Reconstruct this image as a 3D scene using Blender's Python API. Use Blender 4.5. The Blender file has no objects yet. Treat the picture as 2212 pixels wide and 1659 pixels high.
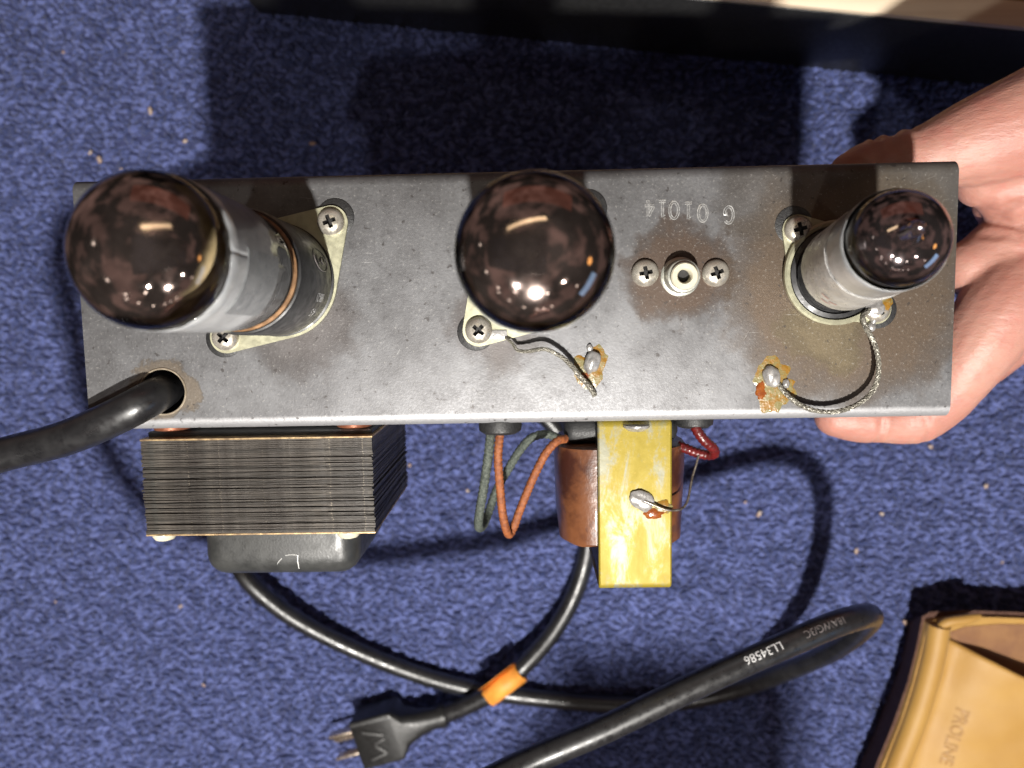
import bpy, bmesh, math, random
import numpy as np
from mathutils import Vector, Matrix, noise as mnoise

random.seed(7); RNG = np.random.default_rng(7)
SC = bpy.context.scene
COL = SC.collection
PI = math.pi

# ------------------------------------------------------------------ camera
F_PX, CX, CY, IW = 1661.0, 1106.0, 829.5, 2212.0     # photograph measured in a 2212 px wide copy
CAM_Z, FACE_Z = 0.41, 0.21                           # camera and chassis face above the carpet (m)
down = Vector((34.0, 163.5, -F_PX)).normalized()     # straight down, seen in camera axes
cz = -down
cx = (Vector((1, 0, 0)) - cz * cz.x).normalized()
cy = cz.cross(cx)
R_WC = Matrix((cx, cy, cz))                          # camera axes -> world axes
cam_d = bpy.data.cameras.new('camera'); cam = bpy.data.objects.new('camera', cam_d); COL.objects.link(cam)
cam.matrix_world = Matrix.Translation((0, 0, CAM_Z)) @ R_WC.to_4x4()
cam_d.sensor_width = 36.0; cam_d.lens = 36.0 * F_PX / IW
cam_d.clip_start = 0.005; cam_d.clip_end = 20
cam_d.dof.use_dof = True; cam_d.dof.focus_distance = 0.203; cam_d.dof.aperture_fstop = 13.5
SC.camera = cam

def P(px, py, z):
    """point of height z that the photograph shows at (px, py)"""
    d = R_WC @ Vector(((px - CX) / F_PX, -(py - CY) / F_PX, -1.0))
    t = (z - CAM_Z) / d.z
    return Vector((d.x * t, d.y * t, z))

# ------------------------------------------------------------------ world, lamps, exposure
W = bpy.data.worlds.new('World'); SC.world = W; W.use_nodes = True
bg = W.node_tree.nodes['Background']
_n = W.node_tree.nodes; _l = W.node_tree.links                # a dim, brownish, unevenly lit room
_tc = _n.new('ShaderNodeTexCoord'); _nz = _n.new('ShaderNodeTexNoise'); _nz.inputs['Scale'].default_value = 3.2; _nz.inputs['Detail'].default_value = 4
_cr = _n.new('ShaderNodeValToRGB'); _cr.color_ramp.elements[0].position = 0.47; _cr.color_ramp.elements[0].color = (0.004, 0.003, 0.003, 1)
_cr.color_ramp.elements[1].position = 0.61; _cr.color_ramp.elements[1].color = (0.190, 0.120, 0.105, 1)
_l.new(_tc.outputs['Generated'], _nz.inputs['Vector']); _l.new(_nz.outputs['Fac'], _cr.inputs[0]); _l.new(_cr.outputs[0], bg.inputs[0])
bg.inputs[1].default_value = 1.0

def lamp(name, loc, power, radius, color=(1, 0.93, 0.84)):
    l = bpy.data.lights.new(name, 'POINT'); l.energy = power; l.shadow_soft_size = radius; l.color = color
    o = bpy.data.objects.new(name, l); COL.objects.link(o); o.location = loc
    return o
lamp('spotlight', (0.02, -0.30, 0.76), 41, 0.013, (1, 0.96, 0.90))  # close lamp low over the front edge; weaker ceiling spots follow
lamp('spotlight', (-0.34, -0.60, 1.55), 13, 0.022, (1, 0.95, 0.90))
lamp('spotlight', (0.62, -0.55, 1.55), 3.5, 0.022, (1, 0.92, 0.84))
for x, y, z, p in ((-0.40, -0.78, 1.6, 1.6), (0.28, -0.80, 1.6, 1.8), (-0.95, -0.85, 1.6, 1.0), (-1.05, -1.1, 1.6, 1.0), (-1.3, -0.45, 1.6, 0.9),
                   (-0.75, -1.35, 1.6, 1.0), (-0.35, -1.75, 1.6, 1.2), (0.10, -1.9, 1.6, 1.2), (0.35, -1.85, 1.6, 1.0), (0.62, -1.75, 1.6, 1.0), (-1.6, 0.3, 1.6, 0.9), (1.25, -0.9, 1.6, 1.0)):
    lamp('spotlight', (x * 1.35, y * 1.35, z * 1.2), p * 0.45, 0.046)
lamp('table_lamp', (0.95, -0.10, 0.95), 0.6, 0.07, (1, 0.50, 0.14))
def area(name, loc, target, sx, sy, power, color):
    l = bpy.data.lights.new(name, 'AREA'); l.shape = 'RECTANGLE'; l.size = sx; l.size_y = sy; l.energy = power; l.color = color
    o = bpy.data.objects.new(name, l); COL.objects.link(o); o.location = loc
    o.rotation_euler = (Vector(target) - Vector(loc)).to_track_quat('-Z', 'Y').to_euler()
    return o
area('monitor_light', (1.15, -0.62, 0.75), (0, 0, 0.2), 0.55, 0.30, 0.8, (0.35, 0.62, 1.0))
area('ceiling_panel', (-0.15, 0.62, 1.7), (0, 0, 0.2), 0.8, 0.09, 0.7, (1, 0.80, 0.5))
area('red_reflection_fill', (0.1, 1.7, 1.3), (0, 0, 0.2), 2.2, 1.0, 1.0, (1, 0.30, 0.18))  # added glowing panel, gives the tube domes a red-brown reflection

SC.view_settings.view_transform = 'Standard'; SC.view_settings.look = 'None'
SC.view_settings.exposure = 0.0; SC.view_settings.gamma = 1.0
SC.render.engine = 'CYCLES'
SC.cycles.max_bounces = 6; SC.cycles.use_denoising = True
SC.cycles.sample_clamp_indirect = 4

# ------------------------------------------------------------------ materials
def nt(mat): return mat.node_tree.nodes, mat.node_tree.links
def new_mat(name):
    m = bpy.data.materials.new(name); m.use_nodes = True
    return m, m.node_tree.nodes['Principled BSDF']
def node(m, typ, **kw):
    n = m.node_tree.nodes.new(typ)
    for k, v in kw.items():
        if k.startswith('_'): setattr(n, k[1:], v)
        else: n.inputs[k.replace('__', ' ')].default_value = v
    return n
def link(m, a, b): m.node_tree.links.new(a, b)
def ocoord(m): return node(m, 'ShaderNodeTexCoord').outputs['Object']
def noise_n(m, co, scale, detail=4, rough=0.6, dist=0.0):
    n = node(m, 'ShaderNodeTexNoise', Scale=scale, Detail=detail, Roughness=rough, Distortion=dist)
    link(m, co, n.inputs['Vector']); return n.outputs['Fac']
def ramp(m, fac, lo, hi, a=0.0, b=1.0):
    n = node(m, 'ShaderNodeMapRange'); link(m, fac, n.inputs[0])
    n.inputs[1].default_value = lo; n.inputs[2].default_value = hi; n.inputs[3].default_value = a; n.inputs[4].default_value = b
    n.interpolation_type = 'SMOOTHSTEP'
    return n.outputs[0]
def rgb(c): return (c[0], c[1], c[2], 1)
def mix(m, fac, a, b):
    n = node(m, 'ShaderNodeMix', _data_type='RGBA')
    if isinstance(fac, (int, float)): n.inputs[0].default_value = fac
    else: link(m, fac, n.inputs[0])
    for i, v in ((6, a), (7, b)):
        if isinstance(v, tuple): n.inputs[i].default_value = rgb(v)
        else: link(m, v, n.inputs[i])
    return n.outputs[2]
def math_n(m, op, a, b=None):
    n = node(m, 'ShaderNodeMath', _operation=op)
    for i, v in ((0, a), (1, b)):
        if v is None: continue
        if isinstance(v, (int, float)): n.inputs[i].default_value = v
        else: link(m, v, n.inputs[i])
    return n.outputs[0]
def bump(m, bs, height, strength=0.3, dist=0.0005, prev=None):
    n = node(m, 'ShaderNodeBump', Strength=strength, Distance=dist)
    link(m, height, n.inputs['Height'])
    if prev is not None: link(m, prev, n.inputs['Normal'])
    link(m, n.outputs[0], bs.inputs['Normal']); return n.outputs[0]
def stretch(m, co, sx, sy, sz):
    n = node(m, 'ShaderNodeMapping'); n.inputs['Scale'].default_value = (sx, sy, sz); link(m, co, n.inputs['Vector'])
    return n.outputs[0]
def simple(name, c1, c2=None, scale=150, metallic=0.0, rough=0.5, coat=0.0, bscale=600, bstr=0.2, bdist=0.0003, lo=0.35, hi=0.65, rvar=0.1, spec=0.5):
    m, bs = new_mat(name); co = ocoord(m)
    f = noise_n(m, co, scale)
    link(m, mix(m, ramp(m, f, lo, hi), c1, c2 or tuple(v * 0.75 for v in c1)), bs.inputs['Base Color'])
    bs.inputs['Metallic'].default_value = metallic
    link(m, ramp(m, noise_n(m, co, scale * 2.3), 0.3, 0.7, max(0, rough - rvar), rough + rvar), bs.inputs['Roughness'])
    bs.inputs['Coat Weight'].default_value = coat; bs.inputs['Coat Roughness'].default_value = 0.05
    bs.inputs['Specular IOR Level'].default_value = spec
    if bstr: bump(m, bs, noise_n(m, co, bscale, 3), bstr, bdist)
    return m

# ------------------------------------------------------------------ mesh helpers
class MB:
    def __init__(s): s.v = []; s.f = []; s.m = []
    def add(s, verts, faces, mi=0):
        o = len(s.v); s.v += [tuple(v) for v in verts]; s.f += [tuple(i + o for i in f) for f in faces]; s.m += [mi] * len(faces)
    def bm(s, b, M=None, mi=0):
        if M is not None: b.transform(M)
        b.verts.index_update(); s.add([v.co.copy() for v in b.verts], [[v.index for v in f.verts] for f in b.faces], mi); b.free()
    def box(s, size, M, bev=0.0, seg=2, mi=0):
        b = bmesh.new(); bmesh.ops.create_cube(b, size=1.0)
        bmesh.ops.scale(b, vec=size, verts=b.verts)
        if bev: bmesh.ops.bevel(b, geom=b.edges[:], offset=bev, segments=seg, profile=0.5, affect='EDGES')
        s.bm(b, M, mi)
    def lathe(s, prof, M, seg=48, cap0=True, cap1=True, mi=0):
        V = []; Fc = []; n = len(prof)
        for r, z in prof:
            for k in range(seg):
                a = 2 * PI * k / seg; V.append(M @ Vector((r * math.cos(a), r * math.sin(a), z)))
        for i in range(n - 1):
            for k in range(seg):
                k2 = (k + 1) % seg; Fc.append((i * seg + k, i * seg + k2, (i + 1) * seg + k2, (i + 1) * seg + k))
        if cap0: Fc.append(tuple(range(seg - 1, -1, -1)))
        if cap1: Fc.append(tuple((n - 1) * seg + k for k in range(seg)))
        s.add(V, Fc, mi)
    def prism(s, outl, z0, z1, M=Matrix(), mi=0):
        n = len(outl); V = [M @ Vector((x, y, z0)) for x, y in outl] + [M @ Vector((x, y, z1)) for x, y in outl]
        Fc = [tuple(range(n - 1, -1, -1)), tuple(range(n, 2 * n))] + [(k, (k + 1) % n, n + (k + 1) % n, n + k) for k in range(n)]
        s.add(V, Fc, mi)
    def tube(s, pts, rad, seg=12, mi=0, mod=None):
        pts = [Vector(p) for p in pts]; n = len(pts); fr = frames(pts); V = []; Fc = []
        for i, (p, (t, a, b)) in enumerate(zip(pts, fr)):
            r = rad(i / (n - 1)) if callable(rad) else rad
            for k in range(seg):
                th = 2 * PI * k / seg; rr = r * (mod(i, k, seg) if mod else 1)
                V.append(p + (a * math.cos(th) + b * math.sin(th)) * rr)
        for i in range(n - 1):
            for k in range(seg):
                k2 = (k + 1) % seg; Fc.append((i * seg + k, i * seg + k2, (i + 1) * seg + k2, (i + 1) * seg + k))
        Fc.append(tuple(range(seg - 1, -1, -1))); Fc.append(tuple((n - 1) * seg + k for k in range(seg)))
        s.add(V, Fc, mi)
    def ball(s, M, seg=20, rings=12, mi=0, f=None):
        b = bmesh.new(); bmesh.ops.create_uvsphere(b, u_segments=seg, v_segments=rings, radius=1.0)
        if f:
            for v in b.verts: v.co = f(v.co.copy())
        s.bm(b, M, mi)
    def build(s, name, mats, parent=None, smooth=35, origin=None):
        me = bpy.data.meshes.new(name)
        o = bpy.data.objects.new(name, me); COL.objects.link(o)
        off = Vector(origin) if origin is not None else (Vector(parent['_base']) if parent is not None else Vector((0, 0, 0)))
        me.from_pydata([tuple(Vector(v) - off) for v in s.v], [], s.f); me.update()
        mats = mats if isinstance(mats, (list, tuple)) else [mats]
        for m in mats: me.materials.append(m)
        if len(mats) > 1: me.polygons.foreach_set('material_index', s.m)
        b = bmesh.new(); b.from_mesh(me); bmesh.ops.recalc_face_normals(b, faces=b.faces); b.to_mesh(me); b.free()
        if smooth:
            me.polygons.foreach_set('use_smooth', [True] * len(me.polygons))
            try: me.set_sharp_from_angle(angle=math.radians(smooth))
            except Exception: pass
        if parent is not None:
            o.parent = parent; o.location = off - Vector(parent['_base'])
        else: o.location = off
        o['_base'] = tuple(off)
        return o
def frames(pts):
    n = len(pts); T = []
    for i in range(n):
        t = pts[min(n - 1, i + 1)] - pts[max(0, i - 1)]; T.append(t.normalized())
    a = T[0].orthogonal().normalized(); out = []
    for t in T:
        a = (a - t * a.dot(t)).normalized(); out.append((t, a.copy(), t.cross(a)))
    return out
def spline(ctrl, n):
    """Catmull-Rom through points (any dimension)"""
    C = [np.array(c, float) for c in ctrl]; C = [2 * C[0] - C[1]] + C + [2 * C[-1] - C[-2]]
    out = []; m = len(C) - 3
    seg = [np.linalg.norm(C[i + 2][:3] - C[i + 1][:3]) for i in range(m)]; tot = sum(seg)
    for i in range(m):
        k = max(2, int(round(n * seg[i] / tot)))
        p0, p1, p2, p3 = C[i:i + 4]
        def kn(a, b): return max(1e-6, np.linalg.norm(b[:3] - a[:3]) ** 0.5)
        t0 = 0; t1 = t0 + kn(p0, p1); t2 = t1 + kn(p1, p2); t3 = t2 + kn(p2, p3)
        for j in range(k):
            t = t1 + (t2 - t1) * j / k
            A1 = (t1 - t) / (t1 - t0) * p0 + (t - t0) / (t1 - t0) * p1
            A2 = (t2 - t) / (t2 - t1) * p1 + (t - t1) / (t2 - t1) * p2
            A3 = (t3 - t) / (t3 - t2) * p2 + (t - t2) / (t3 - t2) * p3
            B1 = (t2 - t) / (t2 - t0) * A1 + (t - t0) / (t2 - t0) * A2
            B2 = (t3 - t) / (t3 - t1) * A2 + (t - t1) / (t3 - t1) * A3
            out.append((t2 - t) / (t2 - t1) * B1 + (t - t1) / (t2 - t1) * B2)
    out.append(C[-2]); return out
def empty(name, loc, parent=None):
    o = bpy.data.objects.new(name, None); COL.objects.link(o); o.empty_display_size = 0.01
    o['_base'] = tuple(loc)
    if parent is not None: o.parent = parent; o.location = Vector(loc) - Vector(parent['_base'])
    else: o.location = loc
    return o
def tag(o, label, cat, group=None):
    o['label'] = label; o['category'] = cat
    if group: o['group'] = group
    return o
def place_copy(o, parent, loc, rot=None):
    """a copy that shares the mesh, its origin at loc"""
    c = o.copy(); COL.objects.link(c); c.parent = parent; c.location = Vector(loc) - Vector(parent['_base'])
    if rot is not None: c.rotation_euler = rot
    c['_base'] = tuple(loc); return c
def cut(obj, cutter_mb):
    """subtract a solid from a mesh object, for good"""
    c = cutter_mb.build('cutter', [MAT['black']], None)
    c.location = (0, 0, 0) if c.get('_base') is None else c.location
    bpy.context.view_layer.update()
    md = obj.modifiers.new('cut', 'BOOLEAN'); md.operation = 'DIFFERENCE'; md.object = c; md.solver = 'EXACT'
    dg = bpy.context.evaluated_depsgraph_get(); me = bpy.data.meshes.new_from_object(obj.evaluated_get(dg))
    obj.modifiers.clear(); old = obj.data; obj.data = me; me.name = old.name; bpy.data.meshes.remove(old)
    bpy.data.objects.remove(c)
    me.set_sharp_from_angle(angle=math.radians(35))
def text_geo(s, size, extrude=0.0, offset=0.0, res=3, spacing=1.0):
    cu = bpy.data.curves.new('t', 'FONT'); cu.body = s; cu.size = size; cu.extrude = extrude; cu.offset = offset
    cu.resolution_u = res; cu.align_x = 'CENTER'; cu.align_y = 'CENTER'; cu.space_character = spacing
    o = bpy.data.objects.new('t', cu); COL.objects.link(o)
    dg = bpy.context.evaluated_depsgraph_get(); me = bpy.data.meshes.new_from_object(o.evaluated_get(dg))
    V = [v.co.copy() for v in me.vertices]; Fc = [tuple(p.vertices) for p in me.polygons]
    bpy.data.objects.remove(o); bpy.data.curves.remove(cu); bpy.data.meshes.remove(me)
    return V, Fc

MAT = {}
MAT['black'] = simple('black_paint', (0.012, 0.012, 0.013), (0.02, 0.02, 0.02), rough=0.5)

# ------------------------------------------------------------------ chassis frame
TL, TR, BR, BL = P(160, 388, FACE_Z), P(2068, 345, FACE_Z), P(2057, 900, FACE_Z), P(190, 932, FACE_Z)
U = ((TR - TL).normalized() + (BR - BL).normalized()).normalized(); V_ = Vector((0, 0, 1)).cross(U)
ANG = math.atan2(U.y, U.x)
CC = (TL + TR + BR + BL) / 4; CC.z = FACE_Z
CW = ((TR - TL).length + (BR - BL).length) / 2; CH = ((TL - BL).length + (TR - BR).length) / 2
ROT = Matrix.Rotation(ANG, 4, 'Z')
def CF(loc): return Matrix.Translation(loc) @ ROT            # chassis-aligned frame at loc
FRONT = -CH / 2; BACK = CH / 2
def front_pt(px, py, z):
    return P(px, py, z)
def chassis_local(p): return ROT.inverted() @ (Vector(p) - CC)
def onface(px, py, h=0.0):
    """point h above the chassis face whose foot the photograph shows at px, py"""
    p = P(px, py, FACE_Z); p.z += h; return p

# ------------------------------------------------------------------ more materials
def steel_mat():
    m, bs = new_mat('stained_steel'); co = ocoord(m)
    big = noise_n(m, co, 48, 6, 0.72); mid = noise_n(m, co, 260, 5, 0.75); fine = noise_n(m, co, 1300, 3, 0.7)
    c = mix(m, ramp(m, big, 0.30, 0.70), (0.096, 0.095, 0.098), (0.160, 0.161, 0.167))
    c = mix(m, math_n(m, 'MULTIPLY', ramp(m, mid, 0.50, 0.70), 0.30), c, (0.042, 0.040, 0.041))
    # brown heat and coffee-coloured stains with ragged rims
    warp = math_n(m, 'MULTIPLY', math_n(m, 'SUBTRACT', noise_n(m, co, 70, 5, 0.65), 0.5), 0.022)
    for (px, py, r, s, col, amt) in ((1470, 592, 0.0125, 0.004, (0.105, 0.066, 0.042), 0.85), (1830, 615, 0.0285, 0.0070, (0.150, 0.104, 0.066), 0.85),
                                     (1960, 420, 0.014, 0.008, (0.198, 0.165, 0.125), 0.5), (1085, 690, 0.010, 0.005, (0.112, 0.086, 0.073), 0.5),
                                     (640, 690, 0.013, 0.006, (0.112, 0.086, 0.073), 0.45), (352, 846, 0.0084, 0.0009, (0.20, 0.155, 0.105), 0.7),
                                     (1790, 720, 0.009, 0.004, (0.238, 0.198, 0.112), 0.5), (1640, 420, 0.008, 0.006, (0.198, 0.172, 0.145), 0.35)):
        p = onface(px, py) - CC
        d = node(m, 'ShaderNodeVectorMath', _operation='DISTANCE'); link(m, co, d.inputs[0]); d.inputs[1].default_value = p
        dw = math_n(m, 'ADD', d.outputs['Value'], warp)
        c = mix(m, math_n(m, 'MULTIPLY', ramp(m, dw, r + s, r - s), amt), c, tuple(v * 0.66 for v in col))
        ring = math_n(m, 'MULTIPLY', ramp(m, dw, r - s, r), ramp(m, dw, r + s * 0.9, r))
        c = mix(m, math_n(m, 'MULTIPLY', ring, 0.35), c, tuple(v * 0.30 for v in col))
    c = mix(m, math_n(m, 'MULTIPLY', ramp(m, fine, 0.58, 0.72), 0.42), c, (0.34, 0.33, 0.31))
    c = mix(m, math_n(m, 'MULTIPLY', ramp(m, fine, 0.42, 0.30), 0.35), c, (0.09, 0.085, 0.085))
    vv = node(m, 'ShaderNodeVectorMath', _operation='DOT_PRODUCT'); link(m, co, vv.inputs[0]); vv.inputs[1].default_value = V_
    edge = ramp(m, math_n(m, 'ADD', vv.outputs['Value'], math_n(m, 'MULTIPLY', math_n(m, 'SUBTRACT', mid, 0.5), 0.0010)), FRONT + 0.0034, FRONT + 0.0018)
    c = mix(m, edge, c, (0.36, 0.36, 0.37))  # highlight of the front bend painted in as a brighter band
    for ang, sx_, sy_, lo_ in ((0.5, 1100, 70, 0.735), (-0.35, 80, 1300, 0.725), (1.2, 1200, 60, 0.74), (0.12, 45, 1500, 0.72)):
        mp_ = node(m, 'ShaderNodeMapping'); mp_.inputs['Rotation'].default_value = (0, 0, ang); link(m, co, mp_.inputs['Vector'])
        s_ = noise_n(m, stretch(m, mp_.outputs[0], sx_, sy_, 200), 1.0, 3, 0.6, 0.4)
        c = mix(m, math_n(m, 'MULTIPLY', ramp(m, s_, lo_, lo_ + 0.03), 0.30), c, (0.42, 0.42, 0.41))
    pit = noise_n(m, co, 520, 2, 0.5)
    c = mix(m, math_n(m, 'MULTIPLY', ramp(m, pit, 0.66, 0.74), 0.7), c, (0.045, 0.04, 0.038))
    sc1 = noise_n(m, stretch(m, co, 60, 2600, 60), 1.0, 2, 0.5)
    c = mix(m, math_n(m, 'MULTIPLY', ramp(m, sc1, 0.70, 0.74), math_n(m, 'MULTIPLY', ramp(m, big, 0.5, 0.7), 0.6)), c, (0.75, 0.74, 0.72))
    link(m, c, bs.inputs['Base Color'])
    bs.inputs['Metallic'].default_value = 0.58
    bs.inputs['Specular IOR Level'].default_value = 0.35
    link(m, ramp(m, fine, 0.3, 0.7, 0.44, 0.56), bs.inputs['Roughness'])
    n = bump(m, bs, fine, 0.20, 0.0002); bump(m, bs, big, 0.10, 0.0008, n)
    return m
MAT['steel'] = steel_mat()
MAT['nickel'] = simple('screw_nickel', (0.50, 0.47, 0.41), (0.34, 0.31, 0.26), 500, 0.6, 0.30, bscale=1500, bstr=0.15, bdist=0.0001)
MAT['plate'] = simple('cream_plated_steel', (0.45, 0.44, 0.31), (0.36, 0.35, 0.25), 260, 0.55, 0.42, bscale=1500, bstr=0.15, bdist=0.0001)
MAT['rubber'] = simple('black_rubber', (0.010, 0.010, 0.011), (0.018, 0.018, 0.018), 900, 0, 0.55, bscale=1500, bstr=0.4)
MAT['bakelite'] = simple('black_bakelite', (0.012, 0.012, 0.013), (0.018, 0.018, 0.019), 200, 0, 0.42, bstr=0.03)
MAT['recess_shade'] = simple('dark_recess_shade', (0.006, 0.005, 0.005), (0.008, 0.007, 0.006), 200, 0, 0.7)  # near black, stands for shade in holes and recesses
MAT['ivory'] = simple('ivory_plastic', (0.52, 0.49, 0.38), (0.44, 0.41, 0.31), 300, 0, 0.38)
MAT['brass_ring'] = simple('brown_cement', (0.30, 0.17, 0.085), (0.18, 0.10, 0.05), 500, 0.2, 0.4)
MAT['solder'] = simple('solder', (0.42, 0.41, 0.40), (0.28, 0.27, 0.26), 500, 0.5, 0.34, bscale=900, bstr=0.4)
MAT['braid'] = simple('tinned_braid', (0.30, 0.285, 0.24), (0.13, 0.12, 0.10), 900, 0.45, 0.40, bscale=2500, bstr=0.3)
MAT['flux'] = simple('amber_flux', (0.20, 0.100, 0.012), (0.17, 0.145, 0.060), 420, 0.0, 0.35, coat=0.25, bscale=500, bstr=0.5, bdist=0.0006, lo=0.40, hi=0.58)
MAT['flux_red'] = simple('red_flux', (0.24, 0.070, 0.012), (0.16, 0.040, 0.01), 500, 0, 0.2, coat=0.4, bscale=600, bstr=0.4)
MAT['cable'] = simple('black_vinyl', (0.009, 0.009, 0.010), (0.015, 0.015, 0.016), 160, 0, 0.36, bscale=500, bstr=0.04, spec=0.7)
MAT['plug'] = simple('matt_black_plug', (0.011, 0.011, 0.011), (0.016, 0.016, 0.016), 300, 0, 0.42, bscale=1200, bstr=0.3)
MAT['print'] = simple('white_print', (0.60, 0.60, 0.60), (0.48, 0.48, 0.48), 900, 0, 0.5)
MAT['print_faint'] = simple('grey_print', (0.16, 0.14, 0.14), (0.10, 0.09, 0.09), 900, 0, 0.5)
MAT['brass'] = simple('blade_brass', (0.66, 0.57, 0.46), (0.56, 0.46, 0.36), 300, 0.9, 0.28)
MAT['tape'] = simple('orange_tape', (0.82, 0.34, 0.06), (0.72, 0.27, 0.04), 250, 0, 0.5, bscale=500, bstr=0.3)
MAT['cloth_green'] = simple('green_cloth_braid', (0.028, 0.036, 0.030), (0.085, 0.098, 0.080), 1600, 0, 0.7, bscale=2600, bstr=0.8, bdist=0.0003)
MAT['cloth_orange'] = simple('orange_cloth_braid', (0.26, 0.080, 0.022), (0.16, 0.045, 0.014), 800, 0, 0.6, bscale=2600, bstr=0.8, bdist=0.0003)
MAT['cloth_red'] = simple('red_sleeve', (0.105, 0.007, 0.007), (0.060, 0.005, 0.005), 600, 0, 0.35, coat=0.2, bscale=1500, bstr=0.4)
MAT['bell'] = simple('bell_paint', (0.022, 0.023, 0.023), (0.034, 0.035, 0.034), 160, 0, 0.42, bscale=1400, bstr=0.25, bdist=0.0002)
MAT['copper'] = simple('copper_washer', (0.26, 0.095, 0.05), (0.18, 0.06, 0.03), 300, 0.5, 0.4)
MAT['bare_wire'] = simple('bare_wire', (0.42, 0.38, 0.33), (0.20, 0.17, 0.14), 700, 0.9, 0.35)
MAT['scratch'] = simple('bare_scratch', (0.55, 0.55, 0.54), (0.45, 0.45, 0.44), 700, 0.3, 0.5)

def lam_mat():
    m, bs = new_mat('varnished_lamination'); co = ocoord(m)
    oi = node(m, 'ShaderNodeObjectInfo')
    f = noise_n(m, stretch(m, co, 90, 90, 90), 1.0, 5, 0.7)
    c = mix(m, ramp(m, f, 0.32, 0.68), (0.017, 0.013, 0.011), (0.074, 0.064, 0.053))
    c = mix(m, ramp(m, oi.outputs['Random'], 0.15, 0.95, 0.0, 0.85), c, (0.018, 0.015, 0.012))
    c = mix(m, math_n(m, 'MULTIPLY', ramp(m, noise_n(m, stretch(m, co, 40, 40, 40), 1.0, 4, 0.6), 0.50, 0.62), 0.5), c, (0.060, 0.062, 0.056))
    c = mix(m, ramp(m, noise_n(m, co, 900, 3), 0.64, 0.74), c, (0.20, 0.17, 0.13))
    link(m, c, bs.inputs['Base Color']); bs.inputs['Metallic'].default_value = 0.2; bs.inputs['Specular IOR Level'].default_value = 0.35
    link(m, ramp(m, f, 0.3, 0.7, 0.36, 0.55), bs.inputs['Roughness'])
    bump(m, bs, noise_n(m, stretch(m, co, 120, 1500, 300), 1.0, 4, 0.7), 0.5, 0.0003)
    return m
MAT['lam'] = lam_mat()
MAT['core'] = simple('dark_core', (0.018, 0.016, 0.014), (0.030, 0.026, 0.022), 300, 0.2, 0.5, bscale=900, bstr=0.3)
MAT['endplate'] = simple('edge_of_end_plate', (0.46, 0.33, 0.17), (0.22, 0.15, 0.09), 300, 0.6, 0.4)

def paper_mat():
    m, bs = new_mat('varnished_kraft_paper'); co = ocoord(m)
    c = mix(m, ramp(m, noise_n(m, co, 90, 5, 0.6), 0.36, 0.64), (0.036, 0.011, 0.007), (0.135, 0.050, 0.020))
    c = mix(m, ramp(m, noise_n(m, co, 170, 3), 0.62, 0.70), c, (0.075, 0.030, 0.018))
    link(m, c, bs.inputs['Base Color']); bs.inputs['Roughness'].default_value = 0.34; bs.inputs['Coat Weight'].default_value = 0.25
    bump(m, bs, noise_n(m, co, 260, 4), 0.4, 0.0006); return m
MAT['paper'] = paper_mat()
def zinc_mat():
    m, bs = new_mat('yellow_chromate_zinc'); co = ocoord(m)
    f = noise_n(m, stretch(m, co, 1.5, 0.55, 1), 100, 6, 0.70, 0.5)
    c = mix(m, ramp(m, f, 0.38, 0.52), (0.185, 0.180, 0.125), (0.225, 0.170, 0.012))
    c = mix(m, ramp(m, noise_n(m, co, 190, 4, 0.7), 0.55, 0.75), c, (0.19, 0.175, 0.075))
    c = mix(m, math_n(m, 'MULTIPLY', ramp(m, noise_n(m, co, 900, 3), 0.60, 0.75), 0.6), c, (0.35, 0.24, 0.04))
    link(m, c, bs.inputs['Base Color']); bs.inputs['Metallic'].default_value = 0.3
    link(m, ramp(m, f, 0.3, 0.7, 0.46, 0.62), bs.inputs['Roughness'])
    bump(m, bs, noise_n(m, co, 320, 4), 0.2, 0.0004); return m
MAT['zinc'] = zinc_mat()

# ------------------------------------------------------------------ carpet
def carpet_mat():
    m, bs = new_mat('blue_carpet_yarn'); co = node(m, 'ShaderNodeTexCoord').outputs['Object']
    oi = node(m, 'ShaderNodeObjectInfo'); r = oi.outputs['Random']
    c = mix(m, r, (0.024, 0.036, 0.112), (0.122, 0.154, 0.375))
    geo = node(m, 'ShaderNodeNewGeometry')
    f = noise_n(m, geo.outputs['Position'], 1500, 3, 0.7)
    big = noise_n(m, geo.outputs['Position'], 210, 4, 0.65)
    c = mix(m, math_n(m, 'MULTIPLY', ramp(m, f, 0.45, 0.65), 0.40), c, (0.125, 0.145, 0.30))
    c = mix(m, math_n(m, 'MULTIPLY', ramp(m, big, 0.48, 0.66), 0.60), c, (0.038, 0.046, 0.110))
    link(m, c, bs.inputs['Base Color']); bs.inputs['Roughness'].default_value = 0.85
    bs.inputs['Specular IOR Level'].default_value = 0.15
    bs.inputs['Sheen Weight'].default_value = 0.15; bs.inputs['Sheen Roughness'].default_value = 0.5
    bump(m, bs, f, 0.7, 0.0006); return m
MAT['carpet'] = carpet_mat()
MAT['carpet_back'] = simple('carpet_backing', (0.040, 0.050, 0.14), (0.030, 0.038, 0.11), 300, 0, 0.9)
X0, X1, Y0, Y1 = -0.46, 0.46, -0.40, 0.36
mb = MB(); mb.add([(X0 - .1, Y0 - .1, 0), (X1 + .1, Y0 - .1, 0), (X1 + .1, Y1 + .1, 0), (X0 - .1, Y1 + .1, 0)], [(0, 1, 2, 3)])
carpet = mb.build('carpet', MAT['carpet_back'], smooth=0); carpet['kind'] = 'structure'; carpet['label'] = 'dark blue loop pile carpet under the amplifier'

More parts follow.
